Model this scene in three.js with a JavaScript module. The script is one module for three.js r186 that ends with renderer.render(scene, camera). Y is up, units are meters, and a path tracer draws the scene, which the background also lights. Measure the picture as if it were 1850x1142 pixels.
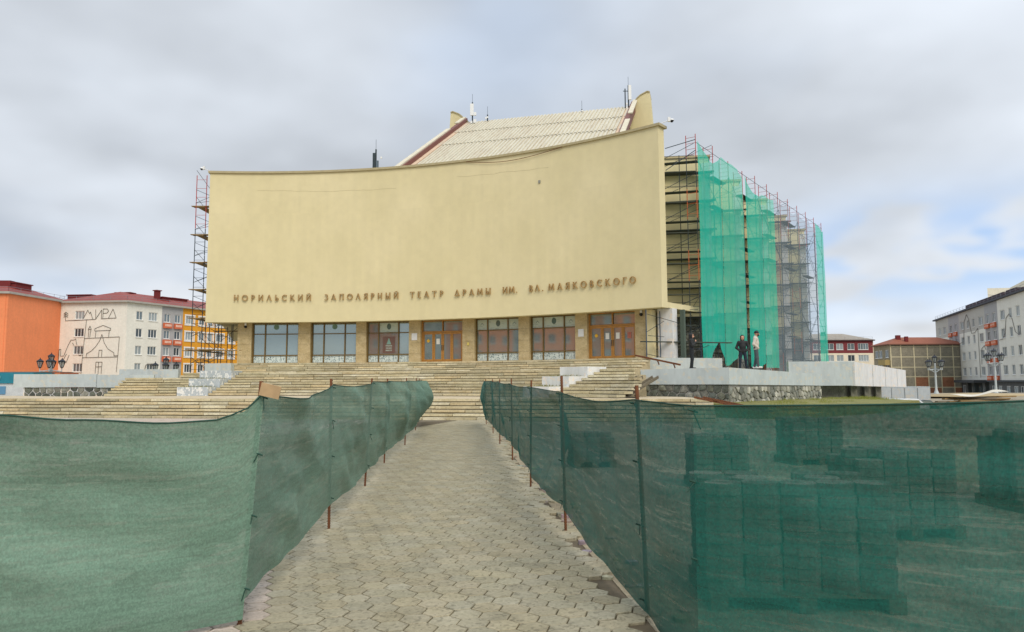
import * as THREE from 'three';
import { mergeGeometries, mergeVertices } from 'three/addons/utils/BufferGeometryUtils.js';

// ------------------------------------------------------------------ camera, sky, sun, exposure
const scene = new THREE.Scene();
const camera = new THREE.PerspectiveCamera(46.63, 1024 / 632, 0.1, 3000);
camera.position.set(0, 1.6, 0);
camera.rotation.order = 'YXZ';
camera.rotation.set(THREE.MathUtils.degToRad(5.11), 0, THREE.MathUtils.degToRad(-0.23));
scene.add(camera);
const renderer = new THREE.WebGLRenderer({ antialias: true });
renderer.toneMapping = THREE.LinearToneMapping;
renderer.toneMappingExposure = 1.21;
renderer.shadowMap.enabled = true;

let seed = 7;
const rnd = () => { seed = (seed * 1664525 + 1013904223) >>> 0; return seed / 4294967296; };
const rr = (a, b) => a + (b - a) * rnd();
const clamp = (x, a = 0, b = 1) => Math.min(b, Math.max(a, x));
const lerp = (a, b, t) => a + (b - a) * t;
const sstep = (a, b, x) => { const t = clamp((x - a) / (b - a)); return t * t * (3 - 2 * t); };
function hash(x, y, s) { let h = (x * 374761393 + y * 668265263 + s * 1274126177) | 0; h = Math.imul(h ^ (h >>> 13), 1274126177); return ((h ^ (h >>> 16)) >>> 0) / 4294967296; }
function vn(x, y, per, s) {
  const xi = Math.floor(x), yi = Math.floor(y), fx = x - xi, fy = y - yi;
  const u = fx * fx * (3 - 2 * fx), v = fy * fy * (3 - 2 * fy), m = (a) => ((a % per) + per) % per;
  const a = hash(m(xi), m(yi), s), b = hash(m(xi + 1), m(yi), s), c = hash(m(xi), m(yi + 1), s), d = hash(m(xi + 1), m(yi + 1), s);
  return lerp(lerp(a, b, u), lerp(c, d, u), v);
}
function fbm(x, y, per, oct, s) { let t = 0, a = 0.5, n = 0; for (let i = 0; i < oct; i++) { t += a * vn(x, y, per, s + i * 17); n += a; x *= 2; y *= 2; per *= 2; a *= 0.5; } return t / n; }

const sunDir = new THREE.Vector3(0.25, 0.68, 0.67).normalize();
{
  const W = 1024, H = 512, data = new Float32Array(W * H * 4);
  for (let j = 0; j < H; j++) for (let i = 0; i < W; i++) {
    const el = ((j + 0.5) / H - 0.5) * Math.PI, az = ((i + 0.5) / W - 0.5) * 2 * Math.PI;
    const y = Math.sin(el), x = Math.cos(el) * Math.cos(az), z = Math.cos(el) * Math.sin(az);
    const k = 1 / (Math.max(y, 0) + 0.16), px = x * k, pz = z * k;
    const n1 = fbm(px * 0.9 + 40, pz * 0.9 + 40, 4096, 6, 3), n2 = fbm(px * 2.3 + 11, pz * 2.3 + 70, 4096, 5, 9), n3 = fbm(px * 0.5 + 90, pz * 0.5 + 20, 4096, 4, 21);
    // broken overcast: a high grey deck with soft folds, thin openings towards the horizon
    let cov = sstep(0.30, 0.52, n1 * 0.75 + n3 * 0.35 + 0.12);
    const azr = Math.atan2(x, -z);                                        // 0 = view direction, + = right
    const gap = Math.exp(-Math.pow((azr - 0.56) / 0.22, 2) - Math.pow((el - 0.15) / 0.06, 2)) + 0.6 * Math.exp(-Math.pow((azr - 0.3) / 0.1, 2) - Math.pow((el - 0.06) / 0.03, 2));
    cov = clamp(cov - gap * 1.15 * sstep(0.42, 0.56, n2 + 0.06));
    cov *= lerp(0.72, 1, sstep(0.34, 0.56, fbm(px * 0.8 + 7, pz * 0.8 + 55, 4096, 4, 61) + 0.12 * x));              // thinner stretches let blue through
    const fold = (n1 - 0.5) * 0.4 + (n2 - 0.5) * 0.34;
    const up = 1 + 0.85 * sstep(0.4, 1.5, el);
    const L = (0.61 + 0.08 * x + fold) * up * (1 + 0.14 * Math.min(1, gap));
    const hz = sstep(0.2, 0.0, el);
    const c = [L * lerp(0.93, 1.06, hz), L * lerp(1.0, 1.1, hz), L * lerp(1.095, 1.15, hz)];
    const b = [lerp(0.36, 0.5, hz), lerp(0.52, 0.66, hz), lerp(0.78, 0.86, hz)];
    const o = (j * W + i) * 4;
    for (let q = 0; q < 3; q++) data[o + q] = y < -0.01 ? 0.3 : lerp(b[q], c[q], cov);
    data[o + 3] = 1;
  }
  const sky = new THREE.DataTexture(data, W, H, THREE.RGBAFormat, THREE.FloatType);
  sky.mapping = THREE.EquirectangularReflectionMapping; sky.magFilter = THREE.LinearFilter; sky.minFilter = THREE.LinearFilter; sky.needsUpdate = true;
  scene.background = sky; scene.environment = sky;
}
const sun = new THREE.DirectionalLight(0xfff1de, 1.6);
sun.position.copy(sunDir).multiplyScalar(150).add(new THREE.Vector3(0, 0, -40));
sun.target.position.set(0, 0, -40);
sun.castShadow = true; sun.shadow.radius = 60; sun.shadow.mapSize.set(2048, 2048);
Object.assign(sun.shadow.camera, { left: -120, right: 120, top: 120, bottom: -120, near: 1, far: 400 });
scene.add(sun, sun.target);

// ------------------------------------------------------------------ helpers
const used = {};
function numbered(n) { const k = used[n] = (used[n] ?? -1) + 1; return k ? `${n}_${String(k).padStart(3, '0')}` : n; }
function std(g) {
  if (g.index) g = g.toNonIndexed();
  for (const a of Object.keys(g.attributes)) if (!['position', 'normal', 'uv', 'color'].includes(a)) g.deleteAttribute(a);
  return g;
}
function buv(g, ox = 0, oy = 0) {                                     // uv in metres, by dominant normal
  g = std(g); const p = g.attributes.position, n = g.attributes.normal, uv = new Float32Array(p.count * 2);
  for (let i = 0; i < p.count; i++) {
    const ax = Math.abs(n.getX(i)), ay = Math.abs(n.getY(i)), az = Math.abs(n.getZ(i));
    let u, v; if (ay > ax && ay > az) { u = p.getX(i); v = p.getZ(i); } else if (ax > az) { u = p.getZ(i); v = p.getY(i); } else { u = p.getX(i); v = p.getY(i); }
    uv[i * 2] = u + ox; uv[i * 2 + 1] = v + oy;
  }
  g.setAttribute('uv', new THREE.BufferAttribute(uv, 2)); return g;
}
const box = (w, h, d, x = 0, y = 0, z = 0, ox = 0, oy = 0) => buv(new THREE.BoxGeometry(w, h, d).translate(x, y, z), ox, oy);
const V = (x, y, z) => new THREE.Vector3(x, y, z);
const toV = (p) => p.isVector3 ? p : V(p[0], p[1], p[2]);
function bar(p, q, r, seg = 6, r2 = r) {                              // round bar between two points
  p = toV(p); q = toV(q); const d = q.clone().sub(p), L = d.length();
  const g = new THREE.CylinderGeometry(r2, r, L, seg, 1); g.applyQuaternion(new THREE.Quaternion().setFromUnitVectors(V(0, 1, 0), d.divideScalar(L)));
  g.translate((p.x + q.x) / 2, (p.y + q.y) / 2, (p.z + q.z) / 2); return std(g);
}
function beam(p, q, w, h) {                                           // rectangular bar, h upright
  p = toV(p); q = toV(q); const d = q.clone().sub(p), L = d.length(); d.divideScalar(L);
  const side = V(0, 1, 0).cross(d); if (side.length() < 1e-3) side.set(1, 0, 0); side.normalize(); const up = d.clone().cross(side);
  const g = new THREE.BoxGeometry(w, h, L); const m = new THREE.Matrix4().makeBasis(side, up, d).setPosition((p.x + q.x) / 2, (p.y + q.y) / 2, (p.z + q.z) / 2);
  return buv(g.applyMatrix4(m));
}
const merge = (a) => a.length === 1 ? a[0] : mergeGeometries(a.map(std), false);
function mesh(name, geo, mat, parent) {
  const m = new THREE.Mesh(Array.isArray(geo) ? merge(geo) : geo, mat); m.name = name; m.castShadow = m.receiveShadow = true; if (parent) parent.add(m); return m;
}
function thing(name, label, category, pos = [0, 0, 0], turn = 0, group) {
  const o = new THREE.Group(); o.name = numbered(name); o.position.set(...pos); o.rotation.y = turn; o.userData = { label, category }; if (group) o.userData.group = group; scene.add(o); return o;
}
function one(name, geo, mat, label, category, group) { const m = mesh(numbered(name), geo, mat, scene); m.userData = { label, category }; if (group) m.userData.group = group; return m; }
function struct(name, geo, mat) { const m = mesh(numbered(name), geo, mat, scene); m.userData.kind = 'structure'; return m; }
function dup(root, pos, turn, label) { const r = root.clone(); r.name = numbered(root.name.replace(/_\d+$/, '')); r.userData = { ...root.userData }; if (label) r.userData.label = label; r.position.set(...pos); r.rotation.y = turn; scene.add(r); return r; }
function tint(g, c) { const n = g.attributes.position.count, a = new Float32Array(n * 3); for (let i = 0; i < n; i++) a.set(c, i * 3); g.setAttribute('color', new THREE.BufferAttribute(a, 3)); return g; }
function extrude(shape, depth, bevel = 0) { return buv(new THREE.ExtrudeGeometry(shape, { depth, bevelEnabled: bevel > 0, bevelSize: bevel, bevelThickness: bevel, bevelSegments: 1, steps: 1, curveSegments: 10 })); }
const poly = (pts) => { const s = new THREE.Shape(); pts.forEach((p, i) => i ? s.lineTo(p[0], p[1]) : s.moveTo(p[0], p[1])); return s; };
function prism(pts, y0, y1) {                                         // plan polygon [x,z] from y0 to y1 (numbers or per-vertex arrays)
  const bot = pts.map((p, i) => Array.isArray(y0) ? y0[i] : y0), top = pts.map((p, i) => Array.isArray(y1) ? y1[i] : y1), pos = [];
  const tri = THREE.ShapeUtils.triangulateShape(pts.map((p) => new THREE.Vector2(p[0], p[1])), []);
  const area = THREE.ShapeUtils.area(pts.map((p) => new THREE.Vector2(p[0], p[1]))), cw = area > 0;
  for (const [a, b, c] of tri) { const t = cw ? [a, c, b] : [a, b, c]; for (const i of t) pos.push(pts[i][0], top[i], pts[i][1]); }
  for (const [a, b, c] of tri) { const t = cw ? [a, b, c] : [a, c, b]; for (const i of t) pos.push(pts[i][0], bot[i], pts[i][1]); }
  for (let i = 0; i < pts.length; i++) {
    const j = (i + 1) % pts.length, A = [pts[i][0], bot[i], pts[i][1]], B = [pts[j][0], bot[j], pts[j][1]], C = [pts[j][0], top[j], pts[j][1]], D = [pts[i][0], top[i], pts[i][1]];
    const q = cw ? [A, C, B, A, D, C] : [A, B, C, A, C, D]; q.forEach((v) => pos.push(...v));
  }
  const g = new THREE.BufferGeometry(); g.setAttribute('position', new THREE.Float32BufferAttribute(pos, 3)); g.computeVertexNormals(); return buv(g);
}
// a wall face seen from outside: A left end, B right end (plan [x,z])
function face(A, B) {
  const dx = B[0] - A[0], dz = B[1] - A[1], L = Math.hypot(dx, dz), e = [dx / L, dz / L], n = [-dz / L, dx / L];
  return { A, e, n, L, th: Math.atan2(-e[1], e[0]), pt: (s, y, o = 0) => [A[0] + e[0] * s + n[0] * o, y, A[1] + e[1] * s + n[1] * o] };
}
function onFace(name, geo, mat, parent, F, s, y, o = 0) {
  const m = mesh(name, geo, mat, parent); m.position.set(...F.pt(s, y, o)); m.rotation.y = F.th;
  return m;
}

// ------------------------------------------------------------------ procedural textures and materials
function tex(size, metres, fn, srgb = true) {
  const d = new Uint8Array(size * size * 4);
  for (let j = 0; j < size; j++) for (let i = 0; i < size; i++) { const c = fn(i / size, j / size), o = (j * size + i) * 4; for (let q = 0; q < 3; q++) d[o + q] = clamp(typeof c === 'number' ? c : c[q]) * 255; d[o + 3] = 255; }
  const t = new THREE.DataTexture(d, size, size); t.wrapS = t.wrapT = THREE.RepeatWrapping; t.magFilter = THREE.LinearFilter; t.minFilter = THREE.LinearMipmapLinearFilter; t.generateMipmaps = true;
  if (srgb) t.colorSpace = THREE.SRGBColorSpace; t.repeat.set(1 / metres, 1 / metres); t.needsUpdate = true; return t;
}
const grain = tex(512, 2.2, (x, y) => { const a = fbm(x * 8, y * 8, 8, 6, 5), b = fbm(x * 64, y * 64, 64, 2, 8); return 0.93 + 0.1 * (a - 0.5) + 0.1 * (b - 0.5); });
const paintGrain = tex(512, 11, (x, y) => { const a = fbm(x * 6, y * 6, 6, 6, 35), b = fbm(x * 60, y * 60, 60, 2, 38), s = fbm(x * 50, y * 4, 200, 3, 39); return 0.95 + 0.05 * (a - 0.5) + 0.05 * (b - 0.5) + 0.04 * (s - 0.5); });
const grainBig = tex(512, 14, (x, y) => { const a = fbm(x * 5, y * 5, 5, 6, 15), b = fbm(x * 40, y * 40, 40, 3, 18), s = fbm(x * 40, y * 3, 40, 3, 28); return [0.955 + 0.06 * (a - 0.5) + 0.03 * (b - 0.5) + 0.03 * (s - 0.5), 0.955 + 0.06 * (a - 0.5) + 0.03 * (b - 0.5) + 0.03 * (s - 0.5), 0.955 + 0.09 * (a - 0.5) + 0.03 * (b - 0.5) + 0.03 * (s - 0.5)]; });
const bumpFine = tex(512, 1.1, (x, y) => 0.6 * fbm(x * 48, y * 48, 48, 3, 31) + 0.4 * fbm(x * 10, y * 10, 10, 4, 33), false);
const stoneTex = tex(512, 1.9, (x, y) => { const a = fbm(x * 5, y * 9, 0 || 45, 5, 41), b = fbm(x * 50, y * 50, 50, 3, 43), p = sstep(0.62, 0.72, fbm(x * 22, y * 22, 22, 3, 47)); const v = 0.91 + 0.2 * (a - 0.5) + 0.14 * (b - 0.5) - 0.07 * p; return [v, v * lerp(0.97, 1, a), v * lerp(0.88, 1, a)]; });
const peelTex = tex(512, 2.6, (x, y) => { const a = fbm(x * 30, y * 22, 330, 4, 51), b = fbm(x * 6, y * 6, 6, 4, 52), w = sstep(0.53, 0.57, a * 0.7 + b * 0.3); const n = 0.1 * (fbm(x * 60, y * 60, 60, 2, 53) - 0.5); return w > 0.5 ? [0.93 + n, 0.93 + n, 0.92 + n] : [0.74 + n, 0.77 + n, 0.79 + n]; });
const paintTex = tex(512, 3.1, (x, y) => { const a = fbm(x * 6, y * 6, 6, 5, 61), b = fbm(x * 30, y * 6, 30, 4, 62), chip = sstep(0.63, 0.66, fbm(x * 16, y * 16, 16, 4, 63)); const v = 0.92 + 0.08 * (a - 0.5) + 0.08 * (b - 0.5); return [lerp(v, 0.98, chip), lerp(v, 0.93, chip), lerp(v, 0.88, chip)]; });
const paverTex = tex(1024, 1.7, (x, y) => { const a = fbm(x * 7, y * 7, 7, 5, 71), b = fbm(x * 90, y * 90, 90, 3, 72), d = sstep(0.66, 0.72, fbm(x * 70, y * 70, 70, 2, 73)), s = sstep(0.6, 0.75, fbm(x * 5, y * 5, 5, 5, 74)); const v = 0.92 + 0.08 * (a - 0.5) + 0.16 * (b - 0.5) - 0.12 * d - 0.05 * s; return [v, v * 0.995, v * lerp(0.95, 1, a)]; });
const paverBump = tex(512, 0.6, (x, y) => fbm(x * 40, y * 40, 40, 4, 77), false);
const roofTex = tex(512, 9, (x, y) => { const a = fbm(x * 110, y * 5, 110, 4, 81), b = fbm(x * 12, y * 3, 12, 4, 82), r = sstep(0.54, 0.66, a * 0.62 + b * 0.42); const v = 0.93 + 0.1 * (fbm(x * 60, y * 20, 60, 3, 83) - 0.5); return [lerp(v, 0.7, r * 0.16), lerp(v * 0.99, 0.6, r * 0.16), lerp(v * 0.96, 0.5, r * 0.16)]; });
const rustTex = tex(256, 0.3, (x, y) => { const a = fbm(x * 10, y * 10, 10, 5, 91); return [0.66 + 0.5 * (a - 0.5), 0.52 + 0.4 * (a - 0.5), 0.42 + 0.3 * (a - 0.5)]; });
const woodTex = tex(512, 1.4, (x, y) => { const a = fbm(x * 3, y * 70, 210, 4, 95), b = fbm(x * 8, y * 8, 8, 4, 96); const v = 0.78 + 0.34 * (a - 0.5) + 0.16 * (b - 0.5); return [v, v * 0.98, v * 0.93]; });
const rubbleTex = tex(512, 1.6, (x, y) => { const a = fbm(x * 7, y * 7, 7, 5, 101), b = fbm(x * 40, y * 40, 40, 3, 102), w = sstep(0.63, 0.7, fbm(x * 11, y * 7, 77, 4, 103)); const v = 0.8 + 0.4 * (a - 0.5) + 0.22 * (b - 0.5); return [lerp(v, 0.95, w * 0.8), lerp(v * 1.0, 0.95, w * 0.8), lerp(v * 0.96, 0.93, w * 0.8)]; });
const groundTex = tex(1024, 8, (x, y) => { const a = fbm(x * 9, y * 9, 9, 6, 111), b = fbm(x * 150, y * 150, 150, 3, 112), c = fbm(x * 30, y * 30, 30, 4, 113); const v = 0.86 + 0.2 * (a - 0.5) + 0.22 * (b - 0.5) + 0.16 * (c - 0.5); return [v, v * 0.985, v * 0.94]; });
const netTex = tex(1024, 0.5, (x, y) => {                              // knitted shade cloth: fine stitch columns and dense weft rows
  const w = 0.5 + 0.5 * Math.sin(x * 2 * Math.PI * 90), t = 0.5 + 0.5 * Math.sin((y * 70 + 0.25 * Math.sin(x * 2 * Math.PI * 90)) * 2 * Math.PI);
  const n = fbm(x * 64, y * 48, 3072, 2, 121), s = fbm(x * 2, y * 26, 52, 4, 122); const v = 0.72 + 0.13 * w + 0.1 * t + 0.2 * (n - 0.5) + 0.16 * (s - 0.5); return [v, v, v];
});
const netAlpha = tex(1024, 1.7, (x, y) => {
  const s = fbm(x * 3, y * 60, 180, 4, 131), n = fbm(x * 120, y * 120, 120, 2, 132), b = fbm(x * 4, y * 6, 12, 4, 133), thin = sstep(0.64, 0.72, fbm(x * 6, y * 90, 540, 4, 134)); return 0.92 + 0.12 * (s - 0.5) + 0.14 * (n - 0.5) + 0.05 * (b - 0.5) - 0.1 * thin;
}, false);
const meshTex = tex(256, 3, (x, y) => { const a = fbm(x * 4, y * 20, 20, 4, 141), b = fbm(x * 60, y * 60, 60, 2, 142); return 0.92 + 0.14 * (a - 0.5) + 0.08 * (b - 0.5); }, false);

function mat(hex, o = {}) { return new THREE.MeshStandardMaterial({ color: hex, roughness: 0.85, metalness: 0, side: THREE.DoubleSide, ...o }); }
const M = {
  facade: mat(0xe4d9ad, { map: grainBig, bumpMap: bumpFine, bumpScale: 0.004, roughness: 0.9 }),
  facadeSide: mat(0xe4d9ad, { map: grainBig, roughness: 0.9 }),
  coping: mat(0xb9ad86, { map: grain, roughness: 0.6 }),
  letter: mat(0xb89660, { map: grain, roughness: 0.5, metalness: 0.15 }),
  pier: mat(0xcdbd97, { map: stoneTex, bumpMap: bumpFine, bumpScale: 0.003 }),
  bronze: mat(0x7d6636, { map: grain, roughness: 0.45, metalness: 0.3 }),
  oak: mat(0xdca04c, { map: woodTex, roughness: 0.5 }),
  glass: new THREE.MeshPhysicalMaterial({ color: 0x9aa8a6, roughness: 0.04, metalness: 0.62, ior: 1.9, side: THREE.DoubleSide }),
  glassFar: new THREE.MeshPhysicalMaterial({ color: 0x6c7a80, roughness: 0.08, metalness: 0.25, ior: 1.6, side: THREE.DoubleSide }),
  curtain: mat(0x8f8a86, { map: grain }),
  slab: mat(0xffffff, { map: stoneTex, bumpMap: bumpFine, bumpScale: 0.006, vertexColors: true, roughness: 0.92 }),
  core: mat(0xc2b594, { map: grain }),
  paver: mat(0xffffff, { map: paverTex, bumpMap: paverBump, bumpScale: 0.003, vertexColors: true, roughness: 0.95 }),
  sand: mat(0xb5aa95, { map: groundTex, bumpMap: paverBump, bumpScale: 0.01 }),
  ground: mat(0xaea697, { map: groundTex }),
  landing: mat(0xd6cab4, { map: stoneTex }),
  peel: mat(0xf2f4f5, { map: peelTex, bumpMap: bumpFine, bumpScale: 0.004 }),
  white: mat(0xeceeee, { map: paintTex }),
  greywall: mat(0xcad5d6, { map: paintTex, bumpMap: bumpFine, bumpScale: 0.003 }),
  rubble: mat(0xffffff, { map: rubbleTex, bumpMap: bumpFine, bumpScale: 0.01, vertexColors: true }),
  mortar: mat(0xaaa9a2, { map: grain }),
  roofSheet: mat(0xdedac9, { map: roofTex, roughness: 0.55, metalness: 0.1 }),
  maroon: mat(0x7d4b42, { map: grain, roughness: 0.6 }),
  rust: mat(0xab8a6c, { map: rustTex, roughness: 0.8 }),
  darkSteel: mat(0x34424a, { map: grain, roughness: 0.6, metalness: 0.3 }),
  redSteel: mat(0xc2504c, { map: grain, roughness: 0.6 }),
  orangeSteel: mat(0xd06a3a, { map: grain, roughness: 0.6 }),
  blueSteel: mat(0x2f4a68, { map: grain, roughness: 0.6 }),
  plankDark: mat(0x525d58, { map: woodTex }),
  plank: mat(0xb69b6e, { map: woodTex }),
  plankGrey: mat(0x8d8676, { map: woodTex }),
  netL: mat(0x7ea48f, { map: netTex, alphaMap: netAlpha, transparent: true, opacity: 1.0, roughness: 0.85 }),
  netR: mat(0x117062, { map: netTex, alphaMap: netAlpha, transparent: true, opacity: 0.94, roughness: 0.8 }),
  hem: mat(0x2d5a4c, { map: netTex }),
  teal: mat(0x0cbfa6, { alphaMap: meshTex, transparent: true, opacity: 0.73, roughness: 0.8 }),
  tealLight: mat(0x3cc8ac, { alphaMap: meshTex, transparent: true, opacity: 0.64, roughness: 0.8 }),
  greyNet: mat(0x8296a2, { alphaMap: meshTex, transparent: true, opacity: 0.4, roughness: 0.8 }),
  grass: mat(0x8f8f52, { map: groundTex }),
  black: mat(0x16181b, { roughness: 0.6 }),
  lampIron: mat(0x2c3038, { roughness: 0.5, metalness: 0.4 }),
  lampPost: mat(0xc9d2d4, { map: grain, roughness: 0.5 }),
  lampGlass: new THREE.MeshPhysicalMaterial({ color: 0xdfe6e6, roughness: 0.25, transmission: 0.7, thickness: 0, side: THREE.DoubleSide }),
  plastic: mat(0xe3e6e6, { roughness: 0.4 }),
  card: mat(0xcdae84, { map: grain }),
};

// ------------------------------------------------------------------ ground
const A0 = THREE.MathUtils.degToRad(11), ca = Math.cos(A0), sa = Math.sin(A0), O0 = [-2.9, -30.6];
const st = (u, n) => [O0[0] + u * ca + n * sa, O0[1] + u * sa - n * ca];      // stair frame: u along the steps, n into the building
const FC = [-18.08, -11.44], FR = 41.7, dg = THREE.MathUtils.degToRad;        // the theatre's arcs share this centre
const arc = (r, deg) => [FC[0] + r * Math.sin(dg(deg)), FC[1] - r * Math.cos(dg(deg))];
function groundY(x, z) {
  const D = -z; let h = -1.5 * Math.exp(-(((x - 33) / 9) ** 2) - (((D - 60) / 13) ** 2)) * sstep(20, 27, x);
  h += -1.8 * sstep(90, 112, D) * sstep(30, 44, x);
  return h;
}
{
  const xs = [], zs = []; for (let i = -60; i <= 60; i++) { const t = i / 60; xs.push(Math.sign(t) * (Math.abs(t) * 90 + Math.pow(Math.abs(t), 6) * 1100) + 10); }
  for (let i = 0; i <= 120; i++) { const t = i / 120; zs.push(60 - t * 250 - Math.pow(t, 8) * 1300); }
  zs.unshift(700);
  const pos = [], uv = [], idx = [];
  zs.forEach((z) => xs.forEach((x) => { pos.push(x, groundY(x, z), z); uv.push(x, z); }));
  for (let j = 0; j < zs.length - 1; j++) for (let i = 0; i < xs.length - 1; i++) { const a = j * xs.length + i, b = a + 1, c = a + xs.length, d = c + 1; idx.push(a, b, c, b, d, c); }
  const g = new THREE.BufferGeometry(); g.setAttribute('position', new THREE.Float32BufferAttribute(pos, 3)); g.setAttribute('uv', new THREE.Float32BufferAttribute(uv, 2)); g.setIndex(idx); g.computeVertexNormals();
  struct('ground', g, M.ground);
}
// hexagonal paving between the fences
const pathL = (D) => { const t = [[3, -1.75], [4.9, -1.9], [8, -2.1], [11.2, -2.4], [14.4, -2.7], [21.6, -3.4], [24.5, -3.6], [31, -4.2]]; for (let i = 1; i < t.length; i++) if (D <= t[i][0]) return lerp(t[i - 1][1], t[i][1], (D - t[i - 1][0]) / (t[i][0] - t[i - 1][0])); return -4.3; };
const pathR = (D) => { const t = [[3, 1.05], [5.2, 0.86], [7.9, 0.6], [11.2, 0.34], [14.8, 0.08], [18.7, -0.22], [22.5, -0.5], [27.4, -0.85], [31, -1.1]]; for (let i = 1; i < t.length; i++) if (D <= t[i][0]) return lerp(t[i - 1][1], t[i][1], (D - t[i - 1][0]) / (t[i][0] - t[i - 1][0])); return -1.1; };
{
  const base = []; for (let D = 1.2; D <= 31; D += 1) base.push([pathL(D) - 1.2, -D]); const right = []; for (let D = 1.2; D <= 31; D += 1) right.push([pathR(D) + 0.5, -D]);
  const pts = base.concat(right.reverse());
  const sheet = struct('paved_path', prism(pts, -0.05, 0.006), mat(0x6d6250, { map: groundTex }));
  const edgeL = []; for (let D = 1.2; D <= 31; D += 1) edgeL.push([pathR(D) + 0.02, -D]); mesh('sand_bed', prism(edgeL.concat([...Array(30)].map((_, k) => { const D = 30.2 - k; return [pathR(D) + 0.75, -D]; })), -0.04, 0.012), M.sand, sheet);
  const a = 0.115, w = a * Math.sqrt(3), Gr = dg(13), cg = Math.cos(Gr), sg = Math.sin(Gr);
  const list = [];
  for (let r = -20; r < 215; r++) for (let c = -30; c < 45; c++) {
    const lu = (c + (r & 1) * 0.5) * w, ln = r * a * 1.5, x = lu * cg + ln * sg - 2.9, z = lu * sg - ln * cg - 0.6, D = -z;
    if (D < 2.2 || D > 30.9) continue;
    if (x < pathL(D) - 0.75) continue;
    const edge = pathR(D) + 0.1 + 0.5 * (vn(D * 2.3, 3, 999, 5) - 0.5);
    if (x > edge) continue;
    const nx = (x - 0) , s = st(0, 0); if ((nx - s[0]) * sa - (z - s[1]) * ca > -0.1) continue;
    const loose = x > edge - 0.3;
    list.push({ x, z, D, loose });
  }
  const build = (t) => {
    const g = []; const ring = (rad, y) => [...Array(6)].map((_, k) => { const an = Math.PI / 3 * k + Math.PI / 6; const lx = Math.cos(an) * rad, lz = Math.sin(an) * rad; return [t.x + lx * cg - lz * sg, y, t.z + lx * sg + lz * cg]; });
    const h = 0.032 + rr(-0.0018, 0.0018) + (t.loose ? rr(-0.008, 0.008) : 0), tx = rr(-0.004, 0.004), tz = rr(-0.004, 0.004);
    const tilt = (p) => [p[0], p[1] + (p[0] - t.x) * tx + (p[2] - t.z) * tz, p[2]];
    const gap = rr(0.0048, 0.0064), R0 = ring(a - gap, 0.0).map(tilt), R1 = ring(a - gap, h - 0.004).map(tilt), R2 = ring(a - gap - 0.004, h).map(tilt), pos = [];
    const q = (A, B, C, D2) => pos.push(...A, ...C, ...B, ...A, ...D2, ...C);
    for (let k = 0; k < 6; k++) { const j = (k + 1) % 6; q(R0[k], R0[j], R1[j], R1[k]); q(R1[k], R1[j], R2[j], R2[k]); }
    for (let k = 1; k < 5; k++) pos.push(...R2[0], ...R2[k + 1], ...R2[k]);
    const b = new THREE.BufferGeometry(); b.setAttribute('position', new THREE.Float32BufferAttribute(pos, 3)); b.computeVertexNormals();
    const pink = t.x < -1.64 - 0.262 * (t.D - 4.7) ? 1 : 0, v = rr(0.88, 1.06), wm = rr(-0.012, 0.012), big = 0.97 + 0.06 * vn(t.x * 0.8, t.z * 0.5 + 99, 999, 77);
    const c = pink ? [0.55, 0.47, 0.40] : [0.44 + wm, 0.402, 0.29 - wm]; return tint(buv(b, rr(0, 0.2)), c.map((k) => k * v * big));
  };
  list.sort((p, q) => p.D - q.D);
  const near = list.filter((t) => t.D > 4.4 && t.x > pathL(t.D) - 0.15).slice(0, 300), set = new Set(near), rest = list.filter((t) => !set.has(t));
  near.forEach((t) => mesh('paving_tile', build(t), M.paver, sheet));
  const r = mesh('paving_tiles', merge(rest.map(build)), M.paver, sheet); r.userData.kind = 'stuff';
  // broken pieces lying along the torn-up edge
  for (let i = 0; i < 90; i++) {
    const D = 5 + Math.pow(rnd(), 1.3) * 23, x = pathR(D) + rr(-0.02, 0.4), s = rr(0.03, 0.085);
    const k = [...Array(5)].map((_, q) => { const an = q / 5 * 6.283 + rr(-0.4, 0.4), rad = s * rr(0.6, 1.1); return [x + Math.cos(an) * rad, -D + Math.sin(an) * rad]; });
    const m = mesh('paving_fragment', tint(prism(k, 0.004, 0.006 + rr(0.015, 0.04)), [0.44, 0.41, 0.35].map((c) => c * rr(0.7, 1.15))), M.paver, sheet);
  }
}
// pinkish slabs of the square behind the left fence
{
  const sq = struct('square_paving', prism([[-4.6, -30.8], [-3.2, -8], [-26, -12], [-27, -35.2]], -0.03, 0.004), M.ground);
  for (let i = 0; i < 6; i++) for (let j = 0; j < 9; j++) {
    const u = -24 + i * 3.6, n = -3.02 - j * 3.0, p = st(u + 1.8, n + 1.5); if (p[0] > pathL(-p[1]) - 2.9) continue;
    const g = tint(box(3.58, 0.05, 2.98, 0, 0, 0, i * 1.3, j * 2.1), [0.56, 0.49, 0.42].map((c) => c * rr(0.93, 1.06))); const m = mesh('paving_slab', g, M.paver, sq); m.position.set(p[0], 0.0, p[1]); m.rotation.y = -A0;
  }
}

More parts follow.
